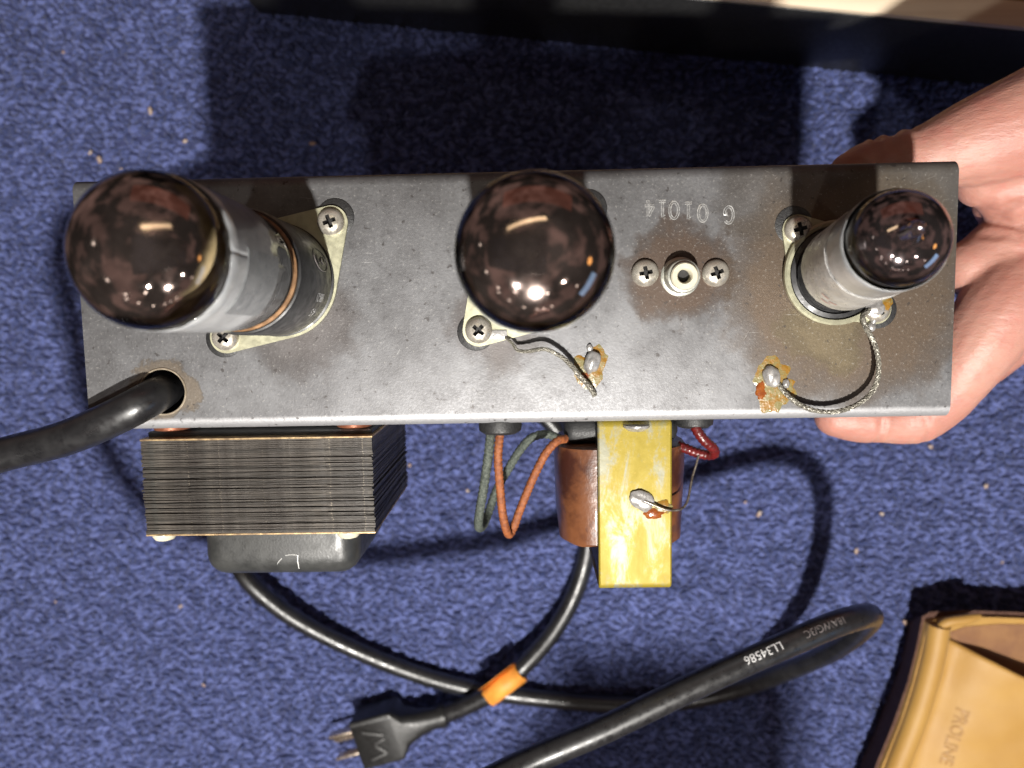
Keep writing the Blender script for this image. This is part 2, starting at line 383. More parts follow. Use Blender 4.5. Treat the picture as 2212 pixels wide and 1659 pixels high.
def carpet_pile():
    sx, sy = 0.0031, 0.0025
    nx, ny = int((X1 - X0) / sx), int((Y1 - Y0) / sy)
    gx, gy = np.meshgrid(np.arange(nx), np.arange(ny))
    x = X0 + (gx + 0.5 * (gy % 2) + RNG.uniform(-.42, .42, gx.shape)) * sx
    y = Y0 + (gy + RNG.uniform(-.42, .42, gy.shape)) * sy
    pts = np.stack([x.ravel(), y.ravel(), RNG.uniform(0.0000, 0.0010, x.size)], 1).astype(np.float32)
    me = bpy.data.meshes.new('carpet_pile'); me.vertices.add(len(pts)); me.vertices.foreach_set('co', pts.ravel()); me.update()
    o = bpy.data.objects.new('carpet_pile', me); COL.objects.link(o); o['kind'] = 'stuff'; o['label'] = 'short blue loop pile of the carpet'
    ng = bpy.data.node_groups.new('pile', 'GeometryNodeTree')
    ng.interface.new_socket('Geometry', in_out='INPUT', socket_type='NodeSocketGeometry')
    ng.interface.new_socket('Geometry', in_out='OUTPUT', socket_type='NodeSocketGeometry')
    N = ng.nodes; L = ng.links
    gi = N.new('NodeGroupInput'); go = N.new('NodeGroupOutput')
    mp = N.new('GeometryNodeMeshToPoints'); L.new(gi.outputs[0], mp.inputs['Mesh'])
    ico = N.new('GeometryNodeMeshIcoSphere'); ico.inputs['Radius'].default_value = 1.0; ico.inputs['Subdivisions'].default_value = 2
    tr = N.new('GeometryNodeTransform'); L.new(ico.outputs['Mesh'], tr.inputs['Geometry']); tr.inputs['Scale'].default_value = (0.0024, 0.00122, 0.00150)
    ss = N.new('GeometryNodeSetShadeSmooth'); L.new(tr.outputs[0], ss.inputs['Geometry'])
    sm = N.new('GeometryNodeSetMaterial'); sm.inputs['Material'].default_value = MAT['carpet']; L.new(ss.outputs[0], sm.inputs['Geometry'])
    ip = N.new('GeometryNodeInstanceOnPoints'); L.new(mp.outputs[0], ip.inputs['Points']); L.new(sm.outputs[0], ip.inputs['Instance'])
    rv = N.new('FunctionNodeRandomValue'); rv.data_type = 'FLOAT_VECTOR'
    rv.inputs[0].default_value = (-0.5, -0.6, -1.0); rv.inputs[1].default_value = (0.5, 0.6, 1.0)
    L.new(rv.outputs[0], ip.inputs['Rotation'])
    rs = N.new('FunctionNodeRandomValue'); rs.data_type = 'FLOAT'; rs.inputs[2].default_value = 0.72; rs.inputs[3].default_value = 1.25
    L.new(rs.outputs[1], ip.inputs['Scale'])
    L.new(ip.outputs[0], go.inputs[0])
    md = o.modifiers.new('pile', 'NODES'); md.node_group = ng
    return o
carpet_pile()
# crumbs and lint lying in the pile
mb = MB()
crumb_at = [(195, 330), (215, 345), (137, 113), (5, 237), (262, 365), (400, 305), (885, 1005), (900, 1000), (1010, 1060), (752, 1392), (390, 1310), (380, 1180), (560, 1290),
            (2160, 1230), (2165, 1215), (1595, 1060), (1610, 1085), (1535, 1040), (1640, 1110), (1655, 1125), (1955, 1345), (1975, 1400), (1985, 1465), (1830, 1640), (2010, 965),
            (1640, 1150), (1905, 1110), (1890, 1060), (2130, 1050), (2105, 1110), (675, 310), (900, 260), (325, 240), (1280, 1395), (440, 1480), (240, 1420), (120, 1300), (1520, 1400), (1850, 1190)]
for px, py in crumb_at[::2] + crumb_at[1:12:4]:
    p = P(px, py, 0.0032); s = random.uniform(0.0006, 0.0013)
    mb.ball(Matrix.Translation(p) @ Matrix.Rotation(random.uniform(0, 6), 4, 'Z') @ Matrix.Diagonal((s * random.uniform(1, 2.2), s, s * .7, 1)), 8, 6,
            f=lambda v: v * (1 + 0.3 * mnoise.noise(v * 2.3)))
MAT['crumb'] = simple('wood_crumb', (0.34, 0.21, 0.15), (0.40, 0.34, 0.30), 700, 0, 0.7)
o = mb.build('carpet_crumbs', MAT['crumb']); o['kind'] = 'stuff'; o['label'] = 'pale crumbs and lint scattered on the blue carpet'

# ------------------------------------------------------------------ chassis
chassis = tag(empty('amplifier_chassis', CC), 'long stained steel amplifier chassis with tubes facing up, held by a hand', 'amplifier chassis')
FL = 0.066                                             # flange depth
def housing():
    t, r = 0.0013, 0.0030
    def prof(w, top, rr):
        out = [(-w, -FL)]
        for k in range(7):
            a = PI - (PI / 2) * k / 6; out.append((-w + rr + rr * math.cos(a), top - rr + rr * math.sin(a)))
        for k in range(7):
            a = PI / 2 - (PI / 2) * k / 6; out.append((w - rr + rr * math.cos(a), top - rr + rr * math.sin(a)))
        out.append((w, -FL)); return out
    w = CH / 2
    outl = prof(w, 0, r) + prof(w - t, -t, r - t)[::-1]
    n = len(outl); ms = 60; M = CF(CC); mb = MB(); V = []; Fc = []
    for i in range(ms + 1):
        x = -CW / 2 + CW * i / ms
        for (y, z) in outl: V.append(M @ Vector((x, y, z)))
    for i in range(ms):
        for k in range(n):
            k2 = (k + 1) % n; Fc.append((i * n + k, i * n + k2, (i + 1) * n + k2, (i + 1) * n + k))
    Fc.append(tuple(range(n - 1, -1, -1))); Fc.append(tuple(ms * n + k for k in range(n)))
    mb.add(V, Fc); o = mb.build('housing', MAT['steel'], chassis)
    c = MB(); c.lathe([(0.0059, -0.01), (0.0059, 0.01)], Matrix.Translation(onface(352, 846)), 48)
    cut(o, c); return o
housing()
mb = MB(); mb.box((CW - 0.0015, CH - 0.0045, 0.0012), CF(CC + Vector((0, 0, -0.0155)))); mb.build('hole_shade_sheet', MAT['recess_shade'], chassis)  # added dark sheet, keeps the view through the cord hole black
# rolled lip of the cord hole
lip = MB(); ring = [(0.0061 + 0.0003 * math.cos(a), 0.0000 + 0.0003 * math.sin(a)) for a in [2 * PI * k / 10 for k in range(11)]]
lip.lathe(ring, Matrix.Translation(onface(352, 846)), 48, False, False)
MAT['lip'] = simple('worn_tan_lip', (0.34, 0.29, 0.22), (0.22, 0.18, 0.13), 400, 0.4, 0.45)
lip.build('cord_hole_lip', MAT['lip'], chassis)

# stamped serial number, upside down as in the photograph
def stamped():
    mb = MB(); sz = 0.0052
    for ch, px, py in (('G', 1574, 464), ('0', 1515, 459), ('1', 1478, 452), ('0', 1453, 452), ('1', 1435, 448), ('4', 1404, 452)):
        px = {'G': 1574, '4': 1404}.get(ch, px)
        V, Fc = text_geo(ch, sz, 0.00012, -0.00009)
        # a stamped character: narrow, with a raised burr
        M = CF(onface(px, py, 0.0)) @ Matrix.Rotation(PI, 4, 'Z') @ Matrix.Diagonal((0.72, 1, 1, 1))
        mb.add([M @ v for v in V], Fc)
    return mb
def stamped_chars():
    mb = MB()
    chars = (('G', 1574, 464), ('0', 1518, 460), ('1', 1487, 456), ('0', 1456, 454), ('1', 1431, 452), ('4', 1403, 450))
    S = {'0': [[(math.cos(a) * .27, math.sin(a) * .5) for a in [2 * PI * k / 20 for k in range(21)]]],
         '1': [[(-.12, .32), (0, .5), (0, -.5)], [(-.22, -.5), (.22, -.5)]],
         '4': [[(.10, -.5), (.10, .5)], [(.06, .48), (-.26, -.12)], [(-.28, -.17), (.30, -.17)]],
         'G': [[(math.cos(a) * .28, math.sin(a) * .5) for a in [math.radians(45 + 300 * k / 18) for k in range(19)]] + [(.27, -.05), (.08, -.05)]]}
    h = 0.0041
    for ch, px, py in chars:
        M = CF(onface(px, py, 0)) @ Matrix.Rotation(PI, 4, 'Z')
        for st in S[ch]:
            pts = [M @ Vector((x * h, y * h, -0.00003)) for x, y in st]
            # groove drawn as two thin burrs either side of the stroke
            for off in (-0.00025, 0.00025):
                q = []
                for i, p in enumerate(pts):
                    d = (pts[min(len(pts) - 1, i + 1)] - pts[max(0, i - 1)]).normalized(); q.append(p + Vector((0, 0, 1)).cross(d) * off)
                mb.tube(q, 0.00019, 6)
    return mb
MAT['burr'] = simple('bright_burr', (0.48, 0.48, 0.47), (0.26, 0.26, 0.26), 900, 0.5, 0.25)
stamped_chars().build('stamped_serial_number', MAT['burr'], chassis)

# ---- screws: pan head with a cross recess
def screw_mesh(r=0.0035, h=0.0023):
    mb = MB()
    prof = [(r, 0.0), (r, 0.0005)] + [(r * math.cos(a) ** 0.75, 0.0005 + (h - 0.0005) * math.sin(a)) for a in [PI / 2 * k / 9 for k in range(1, 9)]] + [(0.0001, h)]
    mb.lathe(prof, Matrix(), 32)
    o = mb.build('screw', [MAT['nickel'], MAT['recess_shade']], None)
    c = MB(); L_, w_ = 0.00215, 0.00054
    def star(k): return [(L_ * k, -w_), (L_ * k, w_), (w_, w_), (w_, L_ * k), (-w_, L_ * k), (-w_, w_), (-L_ * k, w_), (-L_ * k, -w_), (-w_, -w_), (-w_, -L_ * k), (w_, -L_ * k), (w_, -w_)]
    a_, b_ = star(0.45), star(1.0); n = 12
    V = [Vector((x * .8, y * .8, 0.0007)) for x, y in a_] + [Vector((x, y, h + 0.0006)) for x, y in b_]
    c.add(V, [tuple(range(n - 1, -1, -1)), tuple(range(n, 2 * n))] + [(k, (k + 1) % n, n + (k + 1) % n, n + k) for k in range(n)])
    cut(o, c)
    for p in o.data.polygons:
        q = p.center; rr = math.hypot(q.x, q.y)
        p.material_index = 1 if (rr < 0.0022 and q.z < 0.0005 + (h - 0.0005) * math.sqrt(max(0, 1 - (rr / r) ** 2.4)) - 0.00012 and q.z > 0.0006) else 0  # faces inside the cross painted dark for the shade there
    return o
SCREW = screw_mesh()
first_screw = [True]
def screw(parent, loc, rot=0.0, scale=1.0, tilt=(0, 0)):
    if first_screw[0]:
        o = SCREW; first_screw[0] = False
        o.parent = parent; o.location = Vector(loc) - Vector(parent['_base'])
    else: o = place_copy(SCREW, parent, loc)
    o['_base'] = tuple(loc); o.rotation_euler = (tilt[0], tilt[1], rot); o.scale = (scale,) * 3
    return o

# ---- sockets for the two big tubes
def hull_outline(circles, n=90):
    """outline round a set of circles"""
    pts = []
    for k in range(n):
        a = 2 * PI * k / n; d = Vector((math.cos(a), math.sin(a)))
        best = max(circles, key=lambda c: d.x * c[0] + d.y * c[1] + c[2]); pts.append((best[0] + d.x * best[2], best[1] + d.y * best[2]))
    return pts
S1 = onface(604, 605); S2 = onface(1149, 587); S3 = onface(1800, 590)
def big_socket(c, screw_px, name='tube_socket'):
    s = empty(name, c, chassis)
    A = [onface(*p) - c for p in screw_px]
    outl = hull_outline([(A[0].x, A[0].y, 0.0042), (A[1].x, A[1].y, 0.0042), (0, 0, 0.0152)])
    mb = MB(); mb.prism(outl, 0.0004, 0.0012, Matrix.Translation(c)); mb.build('mounting_plate', MAT['plate'], s)
    for a in A:
        g = MB(); d = a.normalized() * 0.0012
        g.lathe([(0.0046, 0), (0.0049, 0.0002), (0.0046, 0.0004)], Matrix.Translation(c + a + d + Vector((0, .0004, 0))), 32)
        g.build('rubber_washer', MAT['rubber'], s)
    b = MB(); b.lathe([(0.0146, 0.0012), (0.0146, 0.0019), (0.0139, 0.0022)], Matrix.Translation(c), 64); b.build('socket_body', MAT['bakelite'], s)
    for i, p in enumerate(screw_px): screw(s, onface(*p, 0.0012), 0.35 + 0.5 * i)
    return s
sk1 = big_socket(S1, ((718, 481), (492, 728)))
sk2 = big_socket(S2, ((1263, 462), (1035, 713)))
# solder lug and tinned spot on the middle socket
mb = MB(); mb.box((0.0050, 0.0022, 0.0004), CF(onface(1075, 722, 0.0014)), 0.0001); mb.build('solder_lug', MAT['solder'], sk2)
# ---- saddle ring socket of the small tube
def small_socket(c):
    s = empty('small_tube_socket', c, chassis)
    A = [onface(1720, 497) - c, onface(1889, 668) - c]
    mb = MB(); outl = hull_outline([(A[0].x, A[0].y, 0.0038), (A[1].x, A[1].y, 0.0038), (0, 0, 0.0116)])
    mb.prism(outl, 0.0003, 0.0010, Matrix.Translation(c)); mb.build('mounting_plate', MAT['plate'], s)
    mb = MB(); mb.lathe([(0.0131, 0.0010), (0.0132, 0.0026), (0.0127, 0.0030), (0.0119, 0.0029), (0.0117, 0.0010)], Matrix.Translation(c), 64, False, False)
    mb.build('saddle_ring', MAT['plate'], s)
    mb = MB(); mb.lathe([(0.0116, 0.0010), (0.0115, 0.0024), (0.0104, 0.0028), (0.0100, 0.0020)], Matrix.Translation(c), 64); mb.build('socket_body', MAT['bakelite'], s)
    for a in A:
        g = MB(); d = a.normalized() * 0.0010
        g.lathe([(0.0045, 0), (0.0048, 0.0002), (0.0045, 0.0003)], Matrix.Translation(c + a + d + Vector((0, .0005, 0))), 32)
        g.build('rubber_washer', MAT['rubber'], s)
    screw(s, onface(1720, 497, 0.0010), 0.25); screw(s, onface(1889, 668, 0.0010), 0.6, 0.95)
    mb = MB()
    mb.ball(Matrix.Translation(onface(1884, 664, 0.0022)) @ Matrix.Diagonal((0.0026, 0.0024, 0.0014, 1)), f=lambda v: v * (1 + 0.25 * mnoise.noise(v * 1.7)))
    mb.ball(Matrix.Translation(onface(1876, 706, 0.0014)) @ Matrix.Diagonal((0.0012, 0.0013, 0.0012, 1)))
    mb.tube([onface(1882, 690, 0.0018), onface(1876, 706, 0.0014)], 0.0007)
    mb.build('solder_blob', MAT['solder'], s)
    f = MB(); f.ball(Matrix.Translation(onface(1900, 656, 0.0024)) @ Matrix.Diagonal((0.0020, 0.0022, 0.0009, 1)), f=lambda v: v * (1 + 0.3 * mnoise.noise(v * 2)))
    f.build('flux_residue', MAT['flux'], s)
    return s
sk3 = small_socket(S3)
# ---- input jack
def jack():
    c = onface(1469, 598); s = empty('input_jack', c, chassis); M = Matrix.Translation(c)
    mb = MB(); mb.lathe([(0.0050, 0.0), (0.0050, 0.0003), (0.0047, 0.0005), (0.0043, 0.0006), (0.0043, 0.0042), (0.0040, 0.0048), (0.0035, 0.0050), (0.0034, 0.0035)], M, 48, False, False)
    MAT['jack'] = simple('dull_zinc', (0.50, 0.50, 0.44), (0.36, 0.37, 0.33), 400, 0.6, 0.40)
    mb.build('collar', MAT['jack'], s)
    mb = MB(); mb.lathe([(0.0034, 0.0036), (0.0034, 0.0058), (0.0031, 0.0062), (0.0020, 0.0062), (0.0017, 0.0058), (0.0016, 0.0030)], M, 48, False, False)
    mb.build('insulator', MAT['ivory'], s)
    mb = MB(); mb.lathe([(0.0017, 0.0030), (0.0017, 0.0034)], M, 24); mb.build('recess_shade', MAT['recess_shade'], s)  # black disc stands for the shaded depth of the hole
    screw(s, onface(1393, 590, 0.0), 0.2); screw(s, onface(1545, 590, 0.0), 0.35)
jack()

# ---- solder spots and braids on the face
def splat(name, px, py, rx, ry, mat, h=0.00015, seed=0, parent=None):
    n = 56; c = onface(px, py); out = []
    for k in range(n):
        a = 2 * PI * k / n; q = 1 + 0.50 * mnoise.noise(Vector((math.cos(a) * 1.2, math.sin(a) * 1.2, seed + .37))) + 0.30 * mnoise.noise(Vector((math.cos(a) * 3, math.sin(a) * 3, seed + 4.61))) + 0.10 * mnoise.noise(Vector((math.cos(a) * 6, math.sin(a) * 6, seed + 9)))
        out.append((math.cos(a) * rx * q, math.sin(a) * ry * q))
    mb = MB(); V = [c + Vector((x, y, 0)) for x, y in out] + [c + Vector((x * .86, y * .86, h)) for x, y in out] + [c + Vector((0, 0, h * 1.3))]
    Fc = [(k, (k + 1) % n, n + (k + 1) % n, n + k) for k in range(n)] + [(n + k, n + (k + 1) % n, 2 * n) for k in range(n)]
    mb.add(V, Fc); return mb.build(name, mat, parent or chassis)
splat('flux_residue', 1274, 792, 0.0044, 0.0054, MAT['flux'], seed=3)
splat('flux_residue', 1672, 830, 0.0052, 0.0064, MAT['flux'], seed=8)
splat('flux_streak', 1645, 845, 0.0014, 0.0022, MAT['flux_red'], 0.00028, seed=5)
splat('flux_streak', 1262, 812, 0.0016, 0.0010, MAT['flux_red'], 0.00028, seed=6)
def blob(name, px, py, h, r, parent, mat='solder', seed=0, rot=0):
    mb = MB(); mb.ball(Matrix.Translation(onface(px, py, h)) @ Matrix.Rotation(rot, 4, 'Z') @ Matrix.Diagonal((r[0], r[1], r[2], 1)), 24, 16,
                       f=lambda v: v * (1 + 0.22 * mnoise.noise(v * 1.6 + Vector((seed, 0, 0)))))
    return mb.build(name, MAT[mat], parent, smooth=60)
blob('solder_blob', 1278, 782, 0.0006, (0.0021, 0.0030, 0.0017), chassis, seed=1, rot=-0.3)
blob('solder_blob', 1274, 752, 0.0003, (0.0008, 0.0011, 0.0007), chassis, seed=2)
blob('solder_blob', 1665, 813, 0.0005, (0.0021, 0.0030, 0.0015), chassis, seed=4, rot=0.4)
blob('solder_blob', 1697, 828, 0.0003, (0.0010, 0.0013, 0.0008), chassis, seed=6)
def braid(name, ctrl, r, n=150):
    pts = [Vector(p[:3]) for p in spline([tuple(onface(px, py, h)) for px, py, h in ctrl], n)]; fr = frames(pts); mb = MB()
    R = (lambda t: r(t)) if callable(r) else (lambda t: r)
    mb.tube(pts, lambda t: R(t) * 0.72, 8); N = len(pts); ln = [0.0]
    for a, b in zip(pts, pts[1:]): ln.append(ln[-1] + (b - a).length)
    for hand in (-1, 1):
        for k in range(5):
            q = []
            for i in range(N):
                th = hand * (ln[i] / 0.0030 * 2 * PI / 2) + 2 * PI * k / 5; t, a, b = fr[i]
                rr = R(i / (N - 1)) * (0.84 + 0.12 * math.sin(th * 2.5 * hand + k))
                q.append(pts[i] + (a * math.cos(th) + b * math.sin(th) ) * rr)
            mb.tube(q, lambda t: R(t) * 0.24, 5)
    return mb.build(name, MAT['braid'], chassis, smooth=70)
braid('ground_braid', [(1092, 728, .0016), (1108, 742, .0030), (1118, 755, .0034), (1140, 757, .0042), (1175, 752, .0045), (1205, 765, .0042), (1232, 787, .0034),
                       (1252, 812, .0026), (1272, 834, .0018), (1284, 854, .0010)], lambda t: 0.00036 + 0.00034 * t)
braid('ground_braid', [(1868, 668, .0030), (1852, 682, .0036), (1855, 705, .0040), (1870, 735, .0044), (1879, 765, .0045), (1882, 800, .0042), (1876, 830, .0040), (1858, 855, .0040), (1825, 876, .0038),
                       (1785, 886, .0036), (1745, 882, .0032), (1715, 868, .0024), (1692, 848, .0016), (1678, 828, .0010)], 0.00058, 220)

# ---- grommets on the front flange
def grommet(px, z, r=0.0050):
    p = P(px, 905, FACE_Z); q = chassis_local(p); c = CC + ROT @ Vector((q.x, FRONT, z - FACE_Z))
    mb = MB(); M = CF(c) @ Matrix.Rotation(PI / 2, 4, 'X')
    mb.lathe([(r * .45, 0.0030), (r * .8, 0.0034), (r * 1.02, 0.0026), (r * 1.05, 0.0012), (r, -0.0010), (r * .45, -0.0010)], M, 32)
    mb.build('grommet', MAT['rubber'], chassis); return c
G1 = grommet(1078, 0.2030, 0.0056); G2 = grommet(1520, 0.1975, 0.0052)

# ---- power transformer
PZ = 0.200                                             # height of its laminated face
a0, a1, b0 = P(303, 952, PZ), P(803, 946, PZ), P(312, 1155, PZ)
pt = empty('power_transformer', (a0 + a1) / 2, chassis)
l0, l1, l2 = chassis_local(a0), chassis_local(a1), chassis_local(b0)
TX0, TX1, TY1, TY0, TD = l0.x, l1.x, (l0.y + l1.y) / 2, l2.y, 0.058
TZ = PZ - FACE_Z
def lams():
    n = 50; th = (TY1 - TY0) / n
    def lam_mesh(flip, sx):
        w = TX1 - TX0; split = w * 0.80 * (1 if not flip else -1)
        mb = MB(); M = Matrix.Translation(CC) @ ROT
        cxm = (TX0 + TX1) / 2; s = 1 if not flip else -1
        ph = random.uniform(0, 50)
        for (x0, x1, dz) in ((-w / 2, w * 0.297, 0.0), (w * 0.2985, w / 2, 0.00014 * sx)):
            xa, xb = sorted((s * x0, s * x1)); V = []; k_ = 14 if xb - xa > w / 2 else 5
            for i in range(k_ + 1):
                x = xa + (xb - xa) * i / k_; wv = 0.00012 * mnoise.noise(Vector((x * 130, ph, 0))); wz = 0.00016 * mnoise.noise(Vector((x * 170, ph, 7)))
                t_ = th * (0.43 + 0.10 * mnoise.noise(Vector((x * 240, ph, 3))))
                V += [M @ Vector((cxm + x, TY1 - th / 2 + wv + e * t_, TZ + dz + z_)) for e, z_ in ((-1, wz), (1, wz), (1, -TD), (-1, -TD))]
            mb.add(V, [(4 * i + j, 4 * i + (j + 1) % 4, 4 * i + 4 + (j + 1) % 4, 4 * i + 4 + j) for i in range(k_) for j in range(4)] + [(3, 2, 1, 0), (4 * k_, 4 * k_ + 1, 4 * k_ + 2, 4 * k_ + 3)])
        return mb.build('lamination', MAT['lam'], pt, smooth=0, origin=CC + ROT @ Vector((cxm, TY1 - th / 2, TZ)))
    base = [lam_mesh(k % 2 == 1, 1 - 2 * (k % 2)) for k in range(8)]
    for i in range(8, n):
        src = base[random.randrange(8)]
        loc = CC + ROT @ Vector(((TX0 + TX1) / 2 + random.gauss(0, 0.00016), TY1 - th * (i + 0.5) + random.gauss(0, 0.00009), TZ + random.gauss(0, 0.00020)))
        place_copy(src, pt, loc, (0, random.gauss(0, 0.0028), random.gauss(0, 0.0012)))
    for k in range(1, 8): base[k].location += ROT @ Vector((0, -th * k, 0))
lams()
M0 = Matrix.Translation(CC) @ ROT
mb = MB(); mb.box((TX1 - TX0 - 0.0012, TY1 - TY0 - 0.0004, TD - 0.0012), M0 @ Matrix.Translation(((TX0 + TX1) / 2, (TY0 + TY1) / 2, TZ - TD / 2))); mb.build('core', MAT['core'], pt)
for y in (TY1 + 0.00022, TY0 - 0.00022):
    mb = MB(); mb.box((TX1 - TX0 + 0.0003, 0.00055, TD + 0.0002), M0 @ Matrix.Translation(((TX0 + TX1) / 2, y, TZ - TD / 2)), 0.0001, 1); mb.build('end_plate', MAT['endplate'], pt)
mb = MB(); gap = (TY1 + 0.0005) - FRONT
mb.box((TX1 - TX0 - 0.001, FRONT - TY1 - 0.0028, TD - 0.004), M0 @ Matrix.Translation(((TX0 + TX1) / 2, (FRONT - 0.0022 + TY1) / 2, TZ - TD / 2 - 0.0012)), 0.0006); mb.build('mounting_frame', MAT['bell'], pt)
# bell cover
b0_, b1_, b2_ = chassis_local(P(430, 1160, 0.190)), chassis_local(P(770, 1160, 0.190)), chassis_local(P(600, 1240, 0.186))
bw = b1_.x - b0_.x; by0 = b2_.y; bz = 0.190 - FACE_Z
mb = MB(); mb.box((bw, (TY0 - by0) + 0.012, 0.046), M0 @ Matrix.Translation(((b0_.x + b1_.x) / 2, (by0 + TY0 + 0.012) / 2, bz - 0.023)), 0.0065, 6); mb.build('bell_cover', MAT['bell'], pt)
mb = MB()
for st in (((597, 1222), (603, 1212), (609, 1206)), ((616, 1200), (630, 1198), (642, 1199)), ((643, 1199), (643, 1212), (646, 1228)), ((612, 1222), (622, 1216))):
    mb.tube([P(x, y, 0.1903 - (0.0004 if y < 1215 else 0.0012)) for x, y in st], 0.00016, 6)
mb.build('scratch', MAT['scratch'], pt)
for px in (378, 765):
    q = chassis_local(P(px, 1160, 0.191))
    mb = MB(); mb.lathe([(0.0034, -0.0002), (0.0033, 0.0006), (0.0026, 0.0016), (0.0012, 0.0021), (0.0001, 0.0022)], M0 @ Matrix.Translation((q.x, TY0 - 0.0005, TZ - 0.0030)) @ Matrix.Rotation(PI / 2, 4, 'X'), 28)
    mb.build('bolt_head', MAT['ivory'], pt)
for px in (370, 765):
    q = chassis_local(P(px, 935, 0.199))
    mb = MB(); mb.lathe([(0.0050, 0.0), (0.0050, 0.0012), (0.0046, 0.0015)], M0 @ Matrix.Translation((q.x, FRONT - 0.0001, TZ - 0.0022)) @ Matrix.Rotation(PI / 2, 4, 'X'), 32)
    mb.build('copper_washer', MAT['copper'], pt)

# ---- output transformer
OZ = 0.2035
q0, q1, q2 = chassis_local(P(1291, 935, OZ)), chassis_local(P(1452, 935, OZ)), chassis_local(P(1372, 1274, OZ))
ox0, ox1, oy0 = q0.x, q1.x, q2.y; oz = OZ - FACE_Z
ot = empty('output_transformer', CC + ROT @ Vector(((ox0 + ox1) / 2, FRONT, oz)), chassis)
def bracket():
    # strap bent down at both ends: one bent profile swept across its width
    t, r = 0.0012, 0.0020
    def pr(off):
        o = [(FRONT - 0.0003 - off, oz - 0.030)]
        for k in range(6):
            a = PI / 2 * k / 5; rr = r - off; o.append((FRONT - 0.0003 - r + rr * math.cos(a), oz - r + rr * math.sin(a)))
        for k in range(6):
            a = PI / 2 + PI / 2 * k / 5; rr = r - off; o.append((oy0 + r + rr * math.cos(a), oz - r + rr * math.sin(a)))
        o.append((oy0 + off, oz - 0.036)); return o
    outl = pr(0) + pr(t)[::-1]; n = len(outl); mb = MB()
    V = [M0 @ Vector((ox0, y, z)) for y, z in outl] + [M0 @ Vector((ox1, y, z)) for y, z in outl]
    half = n // 2
    Fc = [(k, (k + 1) % n, n + (k + 1) % n, n + k) for k in range(n)]
    for k in range(half - 1): Fc += [(k, k + 1, n - 2 - k, n - 1 - k), (n + k, n + k + 1, 2 * n - 2 - k, 2 * n - 1 - k)]
    mb.add(V, Fc); o = mb.build('bracket', MAT['zinc'], ot)
    md = o.modifiers.new('b', 'BEVEL'); md.width = 0.0005; md.segments = 2; md.limit_method = 'ANGLE'; md.angle_limit = math.radians(50)
bracket()
mb = MB(); mb.box((ox1 - ox0 - 0.0008, FRONT - oy0 - 0.005, 0.034), M0 @ Matrix.Translation(((ox0 + ox1) / 2 - 0.0002, (FRONT + oy0) / 2, oz - 0.0190)), 0.0004, 1); mb.build('core', MAT['core'], ot)
c0, c1, c2 = chassis_local(P(1199, 965, 0.196)), chassis_local(P(1490, 965, 0.196)), chassis_local(P(1300, 1166, 0.192))
def coil():
    w, hgt = c1.x - c0.x, 0.038; mb = MB(); n = 64; ys = [c0.y, c0.y - 0.0004, c0.y - 0.006, c2.y + 0.008, c2.y + 0.0006, c2.y]
    cxm = (c0.x + c1.x) / 2; ring = []
    for j, y in enumerate(ys):
        sc = (0.97, 1.0, 1.0, 0.965, 0.945, 0.91)[j]
        for k in range(n):
            a = 2 * PI * k / n; e = 0.62
            x = w / 2 * sc * math.copysign(abs(math.cos(a)) ** e, math.cos(a)); z = hgt / 2 * sc * math.copysign(abs(math.sin(a)) ** e, math.sin(a))
            ring.append(M0 @ Vector((cxm + x + 0.0002 * math.sin(7 * a + y * 300), y + 0.0004 * math.sin(5 * a) * (j in (0, 5)), oz - 0.0028 - hgt / 2 + z)))
    m = len(ys); Fc = [(i * n + k, i * n + (k + 1) % n, (i + 1) * n + (k + 1) % n, (i + 1) * n + k) for i in range(m - 1) for k in range(n)]
    Fc.append(tuple(range(n))); Fc.append(tuple((m - 1) * n + k for k in range(n)))
    mb.add(ring, Fc); mb.build('coil', MAT['paper'], ot)
    # black fibre former at the chassis end
    mb = MB(); mb.box((w * 0.86, FRONT - c0.y - 0.0015, hgt * 0.78), M0 @ Matrix.Translation((cxm, (FRONT - 0.001 + c0.y) / 2, oz - 0.0045 - hgt / 2)), 0.003, 3); mb.build('coil_former', MAT['rubber'], ot)
coil()
q = chassis_local(P(1374, 922, OZ))
mb = MB(); mb.lathe([(0.0036, 0), (0.0036, 0.0006), (0.0022, 0.0016), (0.0001, 0.0018)], M0 @ Matrix.Translation((q.x, FRONT - 0.0016, oz + 0.0006)) @ Matrix.Rotation(PI / 2, 4, 'X'), 28); mb.build('rivet', MAT['solder'], ot)
def obl(px, py, dz=0): p = P(px, py, OZ); p.z += dz; return p
def osplat(name, px, py, rx, ry, mat, h, seed):
    n = 48; c = obl(px, py); out = []
    for k in range(n):
        a = 2 * PI * k / n; qq = 1 + 0.4 * mnoise.noise(Vector((math.cos(a) * 1.6, math.sin(a) * 1.6, seed))); out.append((math.cos(a) * rx * qq, math.sin(a) * ry * qq))
    V = [c + Vector((x, y, 0.00002)) for x, y in out] + [c + Vector((x * .8, y * .8, h * .8)) for x, y in out] + [c + Vector((0, 0, h))]
    Fc = [(k, (k + 1) % n, n + (k + 1) % n, n + k) for k in range(n)] + [(n + k, n + (k + 1) % n, 2 * n) for k in range(n)]
    mb = MB(); mb.add(V, Fc); mb.build(name, mat, ot, smooth=60)
osplat('flux_residue', 1412, 1110, 0.0027, 0.0014, MAT['flux_red'], 0.0004, 2)
osplat('flux_residue', 1432, 1095, 0.0022, 0.0022, MAT['flux'], 0.0003, 4)
mb = MB(); mb.ball(Matrix.Translation(obl(1388, 1082, 0.0004)) @ Matrix.Rotation(-0.6, 4, 'Z') @ Matrix.Diagonal((0.0037, 0.0025, 0.0011, 1)), 24, 16, f=lambda v: v * (1 + 0.3 * mnoise.noise(v * 1.5)))
mb.build('solder_blob', MAT['solder'], ot, smooth=60)
